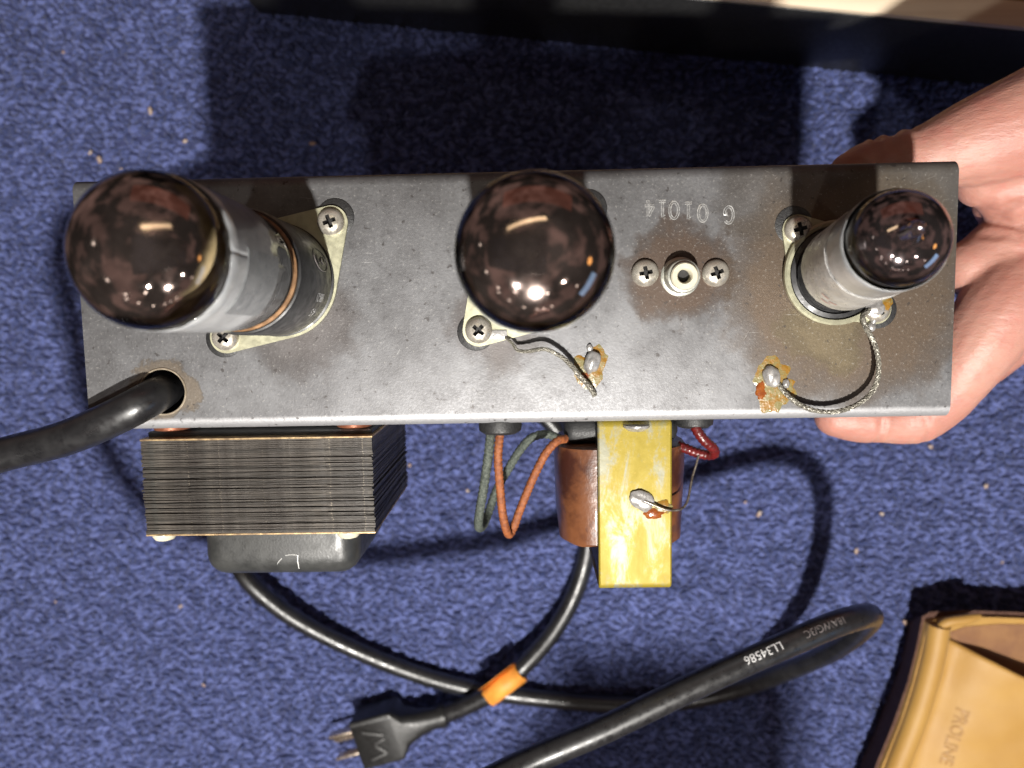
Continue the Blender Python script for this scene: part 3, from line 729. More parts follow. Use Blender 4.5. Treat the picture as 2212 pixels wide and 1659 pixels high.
def wire(name, ctrl, r, mat, parent, n=90, cloth=True):
    pts = [Vector(p) for p in spline([tuple(P(*c)) for c in ctrl], n)]
    mb = MB(); mb.tube(pts, r, 10, mod=(lambda i, k, s: 1 + 0.10 * math.sin(i * 2.1 + k * 2 * PI / s)) if cloth else None)
    return mb.build(name, mat, parent, smooth=70)
wire('bare_wire', [(1392, 1082, .2048), (1415, 1092, .2048), (1440, 1101, .2046), (1460, 1102, .204), (1474, 1098, .203), (1484, 1085, .202), (1490, 1060, .200), (1496, 1030, .198), (1505, 1000, .197), (1510, 980, .196)], 0.00034, MAT['bare_wire'], ot, 60, False)
wire('green_lead', [(1062, 912, .2035), (1060, 935, .2045), (1056, 975, .205), (1047, 1040, .203), (1038, 1095, .200), (1034, 1125, .196), (1036, 1140, .190), (1046, 1130, .184), (1056, 1105, .180), (1072, 1060, .178), (1100, 1010, .180), (1125, 970, .183), (1150, 945, .186), (1180, 938, .187), (1215, 950, .187)],
     0.00128, MAT['cloth_green'], ot, 170)
wire('orange_lead', [(1081, 915, .2040), (1080, 935, .2050), (1076, 985, .2055), (1080, 1050, .2045), (1086, 1110, .202), (1094, 1145, .199), (1101, 1154, .196), (1108, 1143, .195), (1122, 1105, .196), (1140, 1060, .197), (1160, 1015, .198), (1182, 975, .198), (1205, 952, .197), (1222, 948, .195)],
     0.00118, MAT['cloth_orange'], ot, 170)
wire('red_lead', [(1498, 912, .2005), (1506, 930, .2015), (1522, 952, .2015), (1540, 968, .200), (1543, 980, .198), (1530, 983, .196), (1505, 978, .195), (1480, 968, .194), (1465, 962, .193)], 0.00140, MAT['cloth_red'], ot, 60)

# ------------------------------------------------------------------ vacuum tubes
def glass_mat(name, edge_z, tint):
    """thin clear glass with a getter mirror on its inside above a ragged edge"""
    m, bs = new_mat(name); co = ocoord(m)
    sep = node(m, 'ShaderNodeSeparateXYZ'); link(m, co, sep.inputs[0]); z = sep.outputs[2]
    n1 = noise_n(m, co, 150, 5, 0.65); n2 = noise_n(m, co, 60, 4, 0.65)
    g = ramp(m, math_n(m, 'ADD', z, math_n(m, 'MULTIPLY', math_n(m, 'SUBTRACT', n1, 0.5), 0.0022)), edge_z - 0.0008, edge_z + 0.0008)
    link(m, mix(m, ramp(m, n2, 0.38, 0.62), tuple(v * 0.42 for v in tint), tint), bs.inputs['Base Color'])
    bs.inputs['Metallic'].default_value = 0.972
    link(m, ramp(m, n1, 0.3, 0.7, 0.03, 0.12), bs.inputs['Roughness'])
    bs.inputs['Coat Weight'].default_value = 1.0; bs.inputs['Coat Roughness'].default_value = 0.02
    bump(m, bs, noise_n(m, co, 90, 2), 0.05, 0.0008)
    tr = node(m, 'ShaderNodeBsdfTransparent'); tr.inputs[0].default_value = (0.80, 0.74, 0.64, 1)
    gl = node(m, 'ShaderNodeBsdfGlossy'); gl.inputs['Roughness'].default_value = 0.03
    fr = node(m, 'ShaderNodeFresnel', IOR=1.6); m1 = node(m, 'ShaderNodeMixShader'); m2 = node(m, 'ShaderNodeMixShader')
    link(m, fr.outputs[0], m1.inputs[0]); link(m, tr.outputs[0], m1.inputs[1]); link(m, gl.outputs[0], m1.inputs[2])
    link(m, g, m2.inputs[0]); link(m, m1.outputs[0], m2.inputs[1]); link(m, bs.outputs[0], m2.inputs[2])
    link(m, m2.outputs[0], m.node_tree.nodes['Material Output'].inputs['Surface'])
    return m
def wrap_mat():
    m, bs = new_mat('grey_film_wrap'); co = ocoord(m)
    n1 = noise_n(m, co, 120, 5, 0.6); n2 = noise_n(m, co, 420, 4, 0.65)
    c = mix(m, ramp(m, n1, 0.35, 0.7), (0.20, 0.205, 0.21), (0.34, 0.345, 0.35))
    c = mix(m, math_n(m, 'MULTIPLY', ramp(m, n2, 0.58, 0.72), 0.5), c, (0.46, 0.46, 0.46))
    link(m, c, bs.inputs['Base Color']); bs.inputs['Metallic'].default_value = 0.1; bs.inputs['Roughness'].default_value = 0.33
    bs.inputs['Coat Weight'].default_value = 0.7; bs.inputs['Coat Roughness'].default_value = 0.06
    bump(m, bs, n1, 0.35, 0.0010); return m
MAT['film'] = wrap_mat()
MAT['anode'] = simple('grey_anode', (0.055, 0.055, 0.056), (0.035, 0.035, 0.036), 300, 0.2, 0.5)
MAT['mica'] = simple('mica_disc', (0.55, 0.50, 0.38), (0.40, 0.36, 0.26), 200, 0, 0.35)
def tube_dome(r, z0, z1, n=16, p=2.0):
    return [(r * max(0.004, math.cos(PI / 2 * k / n)) ** (2 / p), z0 + (z1 - z0) * math.sin(PI / 2 * k / n) ** (2 / p)) for k in range(n + 1)]
def tilt_frame(base, top):
    ax = (top - base).normalized(); x = (Vector((1, 0, 0)) - ax * ax.x).normalized(); y = ax.cross(x)
    M = Matrix((x, y, ax)).transposed().to_4x4(); M.translation = base; return M
def tube_thing(base, top_px, top_h, label, group, prof, mats, extra=None):
    t = P(top_px[0], top_px[1], FACE_Z + top_h); M = tilt_frame(base, t)
    root = tag(empty('vacuum_tube', base), label, 'vacuum tube', group)
    return root, M
def oriented(o, M):
    """re-express a child mesh in its tube's own axis, so textures run along the tube"""
    Rm = M.to_3x3().to_4x4(); o.data.transform(Rm.inverted()); o.matrix_local = Rm
    return o
MAT['glass_big'] = glass_mat('clear_glass_with_getter', 0.0694, (0.64, 0.50, 0.45))
MAT['glass_small'] = glass_mat('small_clear_glass_with_getter', 0.0488, (0.44, 0.36, 0.36))
def big_tube(base, top_px, label):
    root, M = tube_thing(base + Vector((0, 0, 0.0020)), top_px, 0.0668, label, 'big vacuum tubes plugged into the chassis', None, None)
    b = MB(); b.lathe([(0.0128, 0.0), (0.0142, 0.0006), (0.0144, 0.0012), (0.0144, 0.0238), (0.0141, 0.0248), (0.0137, 0.0250), (0.0136, 0.0242)], M, 72); oriented(b.build('base', MAT['bakelite'], root), M)
    r = MB(); r.lathe([(0.0133, 0.0243), (0.0136, 0.0262), (0.0129, 0.0268)], M, 72, False, False); oriented(r.build('cement_ring', MAT['brass_ring'], root), M)
    g = MB(); prof = [(0.0120, 0.0243), (0.0128, 0.0255), (0.0134, 0.0285), (0.0136, 0.032), (0.0138, 0.060)] + tube_dome(0.0138, 0.0645, 0.0730, 24, 2.3)
    g.lathe(prof, M, 96); oriented(g.build('glass_envelope', MAT['glass_big'], root, smooth=60), M)
    a = MB(); a.lathe([(0.0092, 0.0260), (0.0108, 0.0268), (0.0108, 0.0560), (0.0096, 0.0568)], M, 40); oriented(a.build('anode', MAT['anode'], root), M)
    d = MB(); d.lathe([(0.0128, 0.0585), (0.0129, 0.0588), (0.0128, 0.0592)], M, 40); oriented(d.build('mica_disc', MAT['mica'], root), M)
    return root, M
def film(M, root, r, z0, z1, jag, seed, name='film_wrap', mat='film'):
    w = MB(); n = 110; V = []
    for k in range(n + 1):
        th = 2 * PI * k / n
        e = jag * (mnoise.noise(Vector((k * .16, 1, seed))) + 0.6 * mnoise.noise(Vector((k * .7, 3, seed)))); e2 = 0.3 * jag * mnoise.noise(Vector((k * .3, 5, seed)))
        for j in range(7):
            z = z0 + e + (z1 + e2 - z0 - e) * j / 6; V.append(on_cyl(M, r + 0.00006 * mnoise.noise(Vector((k * .25, j * .9, seed))), th, z))
    w.add(V, [(k * 7 + j, k * 7 + 7 + j, k * 7 + 8 + j, k * 7 + j + 1) for k in range(n) for j in range(6)])
    o = oriented(w.build(name, MAT[mat], root, smooth=70), M); sd = o.modifiers.new('s', 'SOLIDIFY'); sd.thickness = 0.0001; sd.offset = 1
    return o
def on_cyl(M, r, th, z): return M @ Vector((r * math.cos(th), r * math.sin(th), z))
t1, M1 = big_tube(S1, (320, 541), 'big vacuum tube with grey taped glass and black printed base, leaning left')
t2, M2 = big_tube(S2, (1155, 545), 'big vacuum tube seen end on, its mirrored dome facing straight up, mid chassis')
# film wrap, label and print
film(M1, t1, 0.01392, 0.0375, 0.0632, 0.0026, 4)
film(M2, t2, 0.01392, 0.0345, 0.0610, 0.0016, 11)
mb = MB(); n = 16; rr = 0.01425; V = []; th0, th1 = math.radians(-48), math.radians(6)
for k in range(n + 1):
    th = th0 + (th1 - th0) * k / n
    for (z, r_) in ((0.0400, rr), (0.0560, rr), (0.0560, rr - .0002), (0.0400, rr - .0002)): V.append(on_cyl(M1, r_, th, z))
Fc = [(k * 4 + j, k * 4 + (j + 1) % 4, k * 4 + 4 + (j + 1) % 4, k * 4 + 4 + j) for k in range(n) for j in range(4)] + [(3, 2, 1, 0), (n * 4, n * 4 + 1, n * 4 + 2, n * 4 + 3)]
mb.add(V, Fc); MAT['label'] = simple('grey_label', (0.13, 0.135, 0.14), (0.19, 0.195, 0.20), 260, 0.2, 0.35)
mb.build('faded_label', MAT['label'], t1)
def cyl_text(s, size, M, r, thc, zc, rot, parent, name, mat, sx=1.0):
    Vt, Ft = text_geo(s, size); mb = MB(); c, sn = math.cos(rot), math.sin(rot); out = []
    for v in Vt:
        x, y = v.x * sx * c - v.y * sn, v.x * sx * sn + v.y * c
        out.append(on_cyl(M, r, thc + x / r, zc + y))
    mb.add(out, Ft); return mb.build(name, mat, parent, smooth=0)
cyl_text('188-21', 0.0032, M1, 0.01455, math.radians(-20), 0.0085, PI / 2, t1, 'printed_number', MAT['print'], 0.68)
cyl_text('4-5', 0.0032, M1, 0.01455, math.radians(-36), 0.0085, PI / 2, t1, 'printed_number', MAT['print'], 0.8)
mb = MB()
oval = [on_cyl(M1, 0.01446, math.radians(17) + 0.20 * math.cos(a), 0.0085 + 0.0052 * math.sin(a)) for a in [2 * PI * k / 36 for k in range(37)]]
mb.tube(oval, 0.00010, 5)
for sgn in (-1, 1):
    mb.tube([on_cyl(M1, 0.01446, math.radians(17) + 0.07 * math.cos(a) * (1 if sgn > 0 else -1), 0.0085 + sgn * 0.0018 + 0.0014 * math.sin(a)) for a in [PI * 1.6 * k / 12 for k in range(13)]], 0.00010, 5)
mb.build('printed_oval_logo', MAT['print_faint'], t1)

def small_tube():
    base = S3 + Vector((0, 0, 0.0020))
    root, M = tube_thing(base, (1945, 513), 0.0480, 'small vacuum tube in silvery wrap with a glass nipple, tilted to the right end', None, None, None)
    g = MB(); prof = [(0.0088, 0.0), (0.0099, 0.0012), (0.0102, 0.004), (0.0099, 0.036), (0.0095, 0.043)] + tube_dome(0.0095, 0.0455, 0.0525, 20, 2.2)
    g.lathe(prof, M, 80); oriented(g.build('glass_envelope', MAT['glass_small'], root, smooth=60), M)
    nip = MB(); nip.lathe([(0.0032, 0.0512), (0.0022, 0.0530), (0.0016, 0.0550), (0.0011, 0.0566), (0.0001, 0.0573)], M, 24); oriented(nip.build('exhaust_tip', MAT['glass_small'], root, smooth=60), M)
    a = MB(); a.lathe([(0.0070, 0.003), (0.0074, 0.004), (0.0074, 0.0400), (0.0066, 0.0405)], M, 32); oriented(a.build('anode', MAT['anode'], root), M)
    d = MB(); d.lathe([(0.0088, 0.0415), (0.0089, 0.0417), (0.0088, 0.0420)], M, 32); oriented(d.build('mica_disc', MAT['mica'], root), M)
    w = MB(); n = 40; V = []
    th0, th1 = math.radians(95), math.radians(395)
    for k in range(n + 1):
        th = th0 + (th1 - th0) * k / n; e = 0.0012 * mnoise.noise(Vector((k * .4, 1, 0))); e2 = 0.0010 * mnoise.noise(Vector((k * .7, 5, 0)))
        for (z, r_) in ((0.0090 + e2, 0.01045), (0.0310 + e, 0.0103), (0.0310 + e, 0.0101), (0.0090 + e2, 0.0102)): V.append(on_cyl(M, r_, th, z))
    Fc = [(k * 4 + j, k * 4 + (j + 1) % 4, k * 4 + 4 + (j + 1) % 4, k * 4 + 4 + j) for k in range(n) for j in range(4)] + [(3, 2, 1, 0), (n * 4, n * 4 + 1, n * 4 + 2, n * 4 + 3)]
    w.add(V, Fc); MAT['wrap'] = simple('worn_silver_wrap', (0.50, 0.49, 0.47), (0.34, 0.33, 0.32), 150, 0.35, 0.35, bscale=260, bstr=0.5, bdist=0.0006)
    w.build('silver_wrap', MAT['wrap'], root)
    film(M, root, 0.01000, 0.0300, 0.0445, 0.0006, 21)
    MAT['pinkprint'] = simple('faded_pink_print', (0.36, 0.20, 0.17), (0.44, 0.34, 0.31), 900, 0, 0.5)
    V2 = []
    for (thd, z, sw) in ((232, 0.0120, .10), (240, 0.0155, .07), (226, 0.0185, .08), (200, 0.0150, .06)):
        mbk = None
    mb = MB()
    for (thd, z, sw) in ((236, 0.0130, .12), (243, 0.0152, .09), (229, 0.0172, .10)):
        th = math.radians(thd); nn = 6
        V = [on_cyl(M, 0.01052, th + sw * (k / nn - .5) * 2, z + dz) for k in range(nn + 1) for dz in (0, 0.0009)]
        mb.add(V, [(2 * k, 2 * k + 2, 2 * k + 3, 2 * k + 1) for k in range(nn)])
    mb.build('faded_print', MAT['pinkprint'], root, smooth=0)
small_tube()

# ------------------------------------------------------------------ power cord
cord = tag(empty('power_cord', onface(352, 846)), 'black power cord looping from the chassis hole down to its plug on the carpet', 'power cord')
CR = 0.0047
ctrl_px = [(380, 806, .1955), (354, 842, .2070), (312, 868, .2142), (240, 905, .2150), (140, 947, .2120), (0, 984, .2080), (-190, 1040, .214), (-330, 1280, .230), (-365, 1647, .248), (-303, 1953, .250), (-189, 2161, .250), (-33, 2296, .250), (337, 2190, .230), (702, 1900, .190), (950, 1745, .168),
           (1120, 1655, .156), (1300, 1578, .152), (1500, 1482, .147), (1700, 1392, .140), (1800, 1350, .134), (1860, 1332, .124), (1880, 1330, .113), (1874, 1345, .099), (1840, 1377, .078), (1780, 1415, .054), (1700, 1450, .034), (1600, 1487, .018),
           (1480, 1514, .0095), (1350, 1521, .0082), (1200, 1512, .0080), (1000, 1484, .0080), (850, 1438, .0080), (700, 1372, .0120), (600, 1312, .0155), (525, 1240, .0165), (480, 1140, .0085), (480, 1030, .0080),
           (560, 900, .0080), (720, 810, .0080), (920, 790, .0080), (1110, 850, .0080), (1225, 960, .0080), (1268, 1090, .0080), (1268, 1190, .0085), (1238, 1290, .0100), (1190, 1372, .0135), (1130, 1440, .0180), (1090, 1478, .0195), (1030, 1514, .0180), (957, 1546, .0150)]
CORD = [Vector(p) for p in spline([tuple(P(*c)) for c in ctrl_px], 620)]
mb = MB(); mb.tube(CORD, CR, 20); mb.build('cable', MAT['cable'], cord, smooth=80)
arc = [0.0]
for a, b in zip(CORD, CORD[1:]): arc.append(arc[-1] + (b - a).length)
arc = np.array(arc); CA = np.array([tuple(p) for p in CORD])
def cord_at(s):
    p = Vector([np.interp(s, arc, CA[:, k]) for k in range(3)]); e = 0.0015
    t = Vector([np.interp(s + e, arc, CA[:, k]) - np.interp(s - e, arc, CA[:, k]) for k in range(3)]).normalized(); return p, t
def project(p):
    d = R_WC.transposed() @ Vector((0, 0, 0)) if False else (Vector(p) - Vector((0, 0, CAM_Z)))
    v = Vector((cx.dot(d), cy.dot(d), cz.dot(d))) if False else (R_WC.inverted() @ d)
    return CX + F_PX * v.x / -v.z, CY - F_PX * v.y / -v.z
def near_s(px, py, lo=0.0, hi=9.0):
    best = None
    for s, p in zip(arc, CORD):
        if lo <= s <= hi:
            x, y = project(p); d = (x - px) ** 2 + (y - py) ** 2
            if best is None or d < best[0]: best = (d, s)
    return best[1]
def cord_text(s_txt, size, px, py, sgn, dth, mat, name, lo=0, hi=9, sx=1.0):
    """lettering wrapped on the cord, reading along sgn * arc length"""
    s0 = near_s(px, py, lo, hi); Vt, Ft = text_geo(s_txt, size); out = []
    for v in Vt:
        p, t = cord_at(s0 + sgn * v.x * sx); u = t * sgn
        n = (Vector((0, 0, CAM_Z)) - p); n = (n - t * n.dot(t)).normalized(); w = n.cross(u)
        th = v.y / CR + dth
        out.append(p + (n * math.cos(th) + w * math.sin(th)) * (CR + 0.00026))
    mb = MB(); mb.add(out, Ft); return mb.build(name, mat, cord, smooth=0)
tip_s = near_s(1880, 1330, 0.3)
cord_text('LL34586', 0.0040, 1647, 1416, -1, -0.12, MAT['print'], 'printed_marking', 0.3, tip_s, 1.08)
cord_text('18AWG/3C', 0.0036, 1768, 1358, -1, -0.12, MAT['print_faint'], 'printed_marking', 0.3, tip_s, 0.95)
# plug
def plug():
    a = P(957, 1546, 0.0150); b = P(780, 1593, 0.0125)
    ax = (b - a); L = ax.length; x = ax.normalized(); z = (Vector((0, 0, 1)) - x * x.z).normalized(); y = z.cross(x)
    M = Matrix((x, y, z)).transposed().to_4x4(); M.translation = a
    pl = empty('plug', a, cord)
    secs = [(-0.002, .0056, .0056), (0.0010, .0062, .0062), (0.0016, .0062, .0062), (0.0017, .0054, .0054), (0.006, .0057, .0058), (0.0135, .0066, .0068), (0.0205, .0088, .0086), (0.0242, .0132, .0097), (0.0252, .0138, .0099), (L - .0005, .0138, .0098), (L, .0133, .0093)]
    mb = MB(); n = 40; V = []
    for i, (xx, hw, hh) in enumerate(secs):
        e = 0.95 if i < 5 else (0.7 if i == 5 else (0.4 if i == 6 else 0.14))
        for k in range(n):
            t = 2 * PI * k / n
            V.append(M @ Vector((xx, hw * math.copysign(abs(math.cos(t)) ** e, math.cos(t)), hh * math.copysign(abs(math.sin(t)) ** e, math.sin(t)))))
    m = len(secs); Fc = [(i * n + k, i * n + (k + 1) % n, (i + 1) * n + (k + 1) % n, (i + 1) * n + k) for i in range(m - 1) for k in range(n)] + [tuple(range(n)), tuple((m - 1) * n + k for k in range(n))]
    mb.add(V, Fc); mb.build('plug_body', MAT['plug'], pl, smooth=45)
    # raised chevron grip on the top
    g = MB(); zt = 0.0102
    for (x0, y0, x1, y1) in ((L - .0060, -.0085, L - .0155, -.0070), (L - .0155, -.0070, L - .0105, -.0015), (L - .0105, -.0005, L - .0165, .0010), (L - .0165, .0030, L - .0060, .0075)):
        p0, p1 = Vector((x0, -y0, zt)), Vector((x1, -y1, zt)); d = p1 - p0
        g.box((d.length, 0.0016, 0.0012), M @ Matrix.Translation((p0 + p1) / 2) @ Matrix.Rotation(math.atan2(d.y, d.x), 4, 'Z'), 0.0004, 2)
    MAT['grip'] = simple('lighter_grip_mark', (0.060, 0.060, 0.060), (0.045, 0.045, 0.045), 300, 0, 0.45); g.build('raised_grip_mark', MAT['grip'], pl)  # grip strokes lighter than the plug body
    for yy in (-.00635, .00635):
        bl = MB(); bl.box((0.0160, 0.0016, 0.0064), M @ Matrix.Translation((L + 0.0075, yy, 0.0015)), 0.0005, 2); bl.build('blade', MAT['brass'], pl)
    gp = MB(); gp.lathe([(0.0023, 0), (0.0023, .0165), (0.0012, .0185)], M @ Matrix.Translation((L - .0005, 0, -0.0058)) @ Matrix.Rotation(PI / 2, 4, 'Y'), 20); gp.build('ground_pin', MAT['brass'], pl)
plug()
# orange tape flag wound round the cord
s0 = near_s(1094, 1480, arc[-1] - 0.12)
p, t = cord_at(s0); n = Vector((0, 0, 1)); n = (n - t * n.dot(t)).normalized(); w = n.cross(t); mb = MB(); V = []; nn = 26
for k in range(nn + 1):
    j = min(k, nn - 6); th = math.radians(-150 + 400 * j / (nn - 6)); q = (k - j) * 0.0011
    for e in (-1, 1):
        off = (n * math.cos(th) + w * math.sin(th)) * (CR + 0.0007 + 0.0004 * j / nn) + (-n * math.sin(th) + w * math.cos(th)) * q
        V.append(p + t * (0.0112 * e + 0.0012 * mnoise.noise(Vector((k * .5, e, 0)))) + off)
mb.add(V, [(2 * k, 2 * k + 2, 2 * k + 3, 2 * k + 1) for k in range(nn)])
o = mb.build('tape_flag', MAT['tape'], cord); sd = o.modifiers.new('s', 'SOLIDIFY'); sd.thickness = 0.0003

# ------------------------------------------------------------------ cabinet at the top
def wood_mat():
    m, bs = new_mat('raw_pale_wood'); co = ocoord(m)
    f = noise_n(m, stretch(m, co, 12, 320, 320), 1.0, 5, 0.6)
    c = mix(m, ramp(m, f, 0.3, 0.7), (0.72, 0.57, 0.40), (0.80, 0.66, 0.49)); link(m, c, bs.inputs['Base Color']); bs.inputs['Roughness'].default_value = 0.6
    bump(m, bs, f, 0.2, 0.0004); return m
MAT['wood'] = wood_mat()
def ply_mat():
    m, bs = new_mat('brown_hardboard'); co = ocoord(m)
    f = noise_n(m, stretch(m, co, 25, 260, 260), 1.0, 5, 0.65)
    c = mix(m, ramp(m, f, 0.3, 0.7), (0.30, 0.16, 0.06), (0.48, 0.29, 0.11)); link(m, c, bs.inputs['Base Color']); bs.inputs['Roughness'].default_value = 0.55
    bump(m, bs, f, 0.3, 0.0005); return m
MAT['ply'] = ply_mat()
MAT['tolex'] = simple('black_tolex', (0.016, 0.016, 0.016), (0.024, 0.024, 0.024), 420, 0, 0.42, bscale=1300, bstr=0.8, bdist=0.0004)
K0, K1 = P(560, 30, 0), P(2330, 205, 0); ku = (K1 - K0).normalized(); kv = Vector((0, 0, 1)).cross(ku); KH = 0.071
cab = tag(empty('amplifier_cabinet', K0), 'black covered cabinet side with a raw pale wood top edge behind the chassis', 'cabinet')
KM = Matrix((ku, kv, Vector((0, 0, 1)))).transposed().to_4x4(); KM.translation = K0
KL = 0.62
mb = MB(); mb.box((KL, 0.0110, KH - 0.002), KM @ Matrix.Translation((KL / 2, 0.0055, KH / 2 - 0.001)), 0.0010, 2); mb.build('covered_side', MAT['tolex'], cab)
mb = MB(); mb.box((KL, 0.0104, 0.0040), KM @ Matrix.Translation((KL / 2, 0.0057, KH)), 0.0006, 2); mb.build('wood_edge', MAT['wood'], cab)
mb = MB(); mb.box((KL, 0.060, 0.004), KM @ Matrix.Translation((KL / 2, 0.0422, KH - 0.010))); mb.build('inner_board', MAT['ply'], cab)
mb = MB(); mb.box((0.012, 0.075, KH - 0.004), KM @ Matrix.Translation((0.006, 0.0495, KH / 2 - 0.002)), 0.001); mb.build('end_panel', MAT['tolex'], cab)

# ------------------------------------------------------------------ leather pouch
def leather():
    m, bs = new_mat('tan_leather'); co = ocoord(m)
    c = mix(m, ramp(m, noise_n(m, co, 40, 3, 0.5), 0.25, 0.75), (0.36, 0.195, 0.042), (0.41, 0.235, 0.056))
    link(m, c, bs.inputs['Base Color']); bs.inputs['Roughness'].default_value = 0.55; bs.inputs['Sheen Weight'].default_value = 0.1
    bump(m, bs, noise_n(m, co, 900, 4, 0.7), 0.35, 0.0004); return m
MAT['leather'] = leather()
MAT['suede'] = simple('brown_suede', (0.070, 0.030, 0.020), (0.120, 0.060, 0.042), 500, 0, 0.85, bscale=900, bstr=0.9, bdist=0.001)
MAT['emboss'] = simple('pressed_leather', (0.30, 0.155, 0.034), (0.34, 0.18, 0.040), 300, 0, 0.6)
pc = P(2080, 1560, 0.0)
pouch = tag(empty('leather_pouch', pc), 'tan leather pouch with an open curved pocket and embossed lettering', 'pouch')
def slab(name, px_out, z0, z1, mat, bev=0.0012, taper=0.0):
    pts0 = [P(x, y, z1) for x, y in px_out]; mb = MB(); b = bmesh.new()
    n = len(pts0); ce = sum(pts0, Vector()) / n
    lo = [b.verts.new((p.x + (ce.x - p.x) * taper, p.y + (ce.y - p.y) * taper, z0)) for p in pts0]; hi = [b.verts.new((p.x, p.y, z1)) for p in pts0]
    b.faces.new(lo[::-1]); b.faces.new(hi)
    for k in range(n): b.faces.new((lo[k], lo[(k + 1) % n], hi[(k + 1) % n], hi[k]))
    bmesh.ops.bevel(b, geom=[e for e in b.edges if e.verts[0].co.z == z1 and e.verts[1].co.z == z1], offset=bev, segments=3, profile=0.5, affect='EDGES')
    mb.bm(b); return mb.build(name, mat, pouch)
PZ0 = 0.030
edge = [(1992, 1332), (2010, 1322), (2080, 1318), (2150, 1321), (2260, 1325), (2420, 1335), (2420, 1800), (1830, 1800), (1870, 1710), (1893, 1650), (1930, 1560), (1960, 1475), (1980, 1395)]
slab('backing', edge, 0.001, PZ0 - 0.004, MAT['suede'], 0.002, 0.34)
edge2 = [(2003, 1345), (2020, 1340), (2080, 1333), (2150, 1334), (2260, 1338), (2410, 1345), (2410, 1790), (1850, 1790), (1885, 1710), (1908, 1650), (1945, 1560), (1972, 1475), (1992, 1395)]
slab('back_panel', edge2, PZ0 - 0.0039, PZ0 - 0.001, MAT['leather'], 0.0015)
MAT['pocket_shade'] = simple('brown_pocket_shade', (0.25, 0.125, 0.050), (0.19, 0.088, 0.040), 60, 0, 0.7)
slab('pocket_shade_slab', [(2052, 1366), (2085, 1354), (2160, 1348), (2260, 1350), (2405, 1358), (2405, 1560), (2212, 1480), (2130, 1440), (2060, 1400)], PZ0 - 0.0012, PZ0 - 0.0006, MAT['pocket_shade'], 0.0004)  # brown slab paints in the shade inside the pocket
# folded seam down the left edge
seam = [(2008, 1350), (2000, 1400), (1982, 1475), (1955, 1560), (1920, 1650), (1890, 1730), (1862, 1795)]
pts = [Vector(p) for p in spline([tuple(P(x + 20, y, PZ0 + 0.0005)) for x, y in seam], 50)]
mb = MB(); mb.tube(pts, lambda t: 0.0056, 16); o = mb.build('folded_seam', MAT['leather'], pouch, smooth=70)
# front pocket: a bulging sheet whose upper edge gapes
def pocket():
    nu, nv = 40, 40; V = []; Fc = []
    Lc = spline([tuple(P(2032, 1372, PZ0)), tuple(P(2010, 1440, PZ0)), tuple(P(1975, 1540, PZ0)), tuple(P(1935, 1640, PZ0)), tuple(P(1870, 1780, PZ0))], 60)
    Rc = spline([tuple(P(2440, 1545, PZ0 + 0.014)), tuple(P(2440, 1640, PZ0 + .010)), tuple(P(2430, 1800, PZ0 + .008))], 60)
    Tc = spline([tuple(P(2032, 1372, PZ0)), tuple(P(2085, 1398, PZ0 + .003)), tuple(P(2140, 1424, PZ0 + .006)), tuple(P(2212, 1458, PZ0 + .009)), tuple(P(2440, 1545, PZ0 + .014))], 60)
    def at(C, t): i = t * (len(C) - 1); k = min(int(i), len(C) - 2); return Vector(C[k] * (1 - (i - k)) + C[k + 1] * (i - k))
    for j in range(nv + 1):
        v = j / nv
        for i in range(nu + 1):
            u = i / nu; l = at(Lc, v); r = at(Rc, v); tp = at(Tc, u)
            p = l.lerp(r, u); t0 = Vector(Lc[0]).lerp(Vector(Rc[0]), u); p = p + (tp - t0) * (1 - v) ** 2
            p.z += 0.004 * math.sin(min(1, u * 2.2) * PI / 2) * (1 - 0.3 * v) - 0.0035 * math.exp(-((u - .10) / .07) ** 2) + 0.0006 * mnoise.noise(Vector((u * 9, v * 9, 2)))
            V.append(p)
    for j in range(nv):
        for i in range(nu): Fc.append((j * (nu + 1) + i, j * (nu + 1) + i + 1, (j + 1) * (nu + 1) + i + 1, (j + 1) * (nu + 1) + i))
    mb = MB(); mb.add(V, Fc); o = mb.build('pocket', MAT['leather'], pouch, smooth=80)
    sd = o.modifiers.new('s', 'SOLIDIFY'); sd.thickness = 0.0022; sd.offset = 1
    return V, nu, nv
PV, PNU, PNV = pocket()
# rolled lip over the back panel at the mouth
pts = [Vector(p) for p in spline([tuple(P(2022, 1362, PZ0 + .001)), tuple(P(2045, 1345, PZ0 + .003)), tuple(P(2085, 1338, PZ0 + .004)), tuple(P(2118, 1331, PZ0 + .004))], 30)]
mb = MB(); mb.tube(pts, lambda t: 0.0026 * (1 - 0.5 * abs(2 * t - 1) ** 3), 12); mb.build('mouth_fold', MAT['leather'], pouch, smooth=70)
from mathutils.bvhtree import BVHTree
bv = BVHTree.FromPolygons([tuple(p) for p in PV], [(j * (PNU + 1) + i, j * (PNU + 1) + i + 1, (j + 1) * (PNU + 1) + i + 1, (j + 1) * (PNU + 1) + i) for j in range(PNV) for i in range(PNU)])
def drape(s, size, px, py, rot, name):
    c = P(px, py, PZ0 + .006); Vt, Ft = text_geo(s, size, 0.0, 0.00022, 2); mb = MB(); out = []; cr, sr = math.cos(rot), math.sin(rot)
    for v in Vt:
        x, y = c.x + v.x * cr - v.y * sr, c.y + v.x * sr + v.y * cr
        h = bv.ray_cast(Vector((x, y, 0.3)), Vector((0, 0, -1)))[0]
        out.append(Vector((x, y, (h.z if h else PZ0) + 0.0029)))
    mb.add(out, Ft); return mb.build(name, MAT['emboss'], pouch, smooth=0)
drape('PROLINE', 0.0078, 2060, 1592, math.radians(-103), 'embossed_lettering')

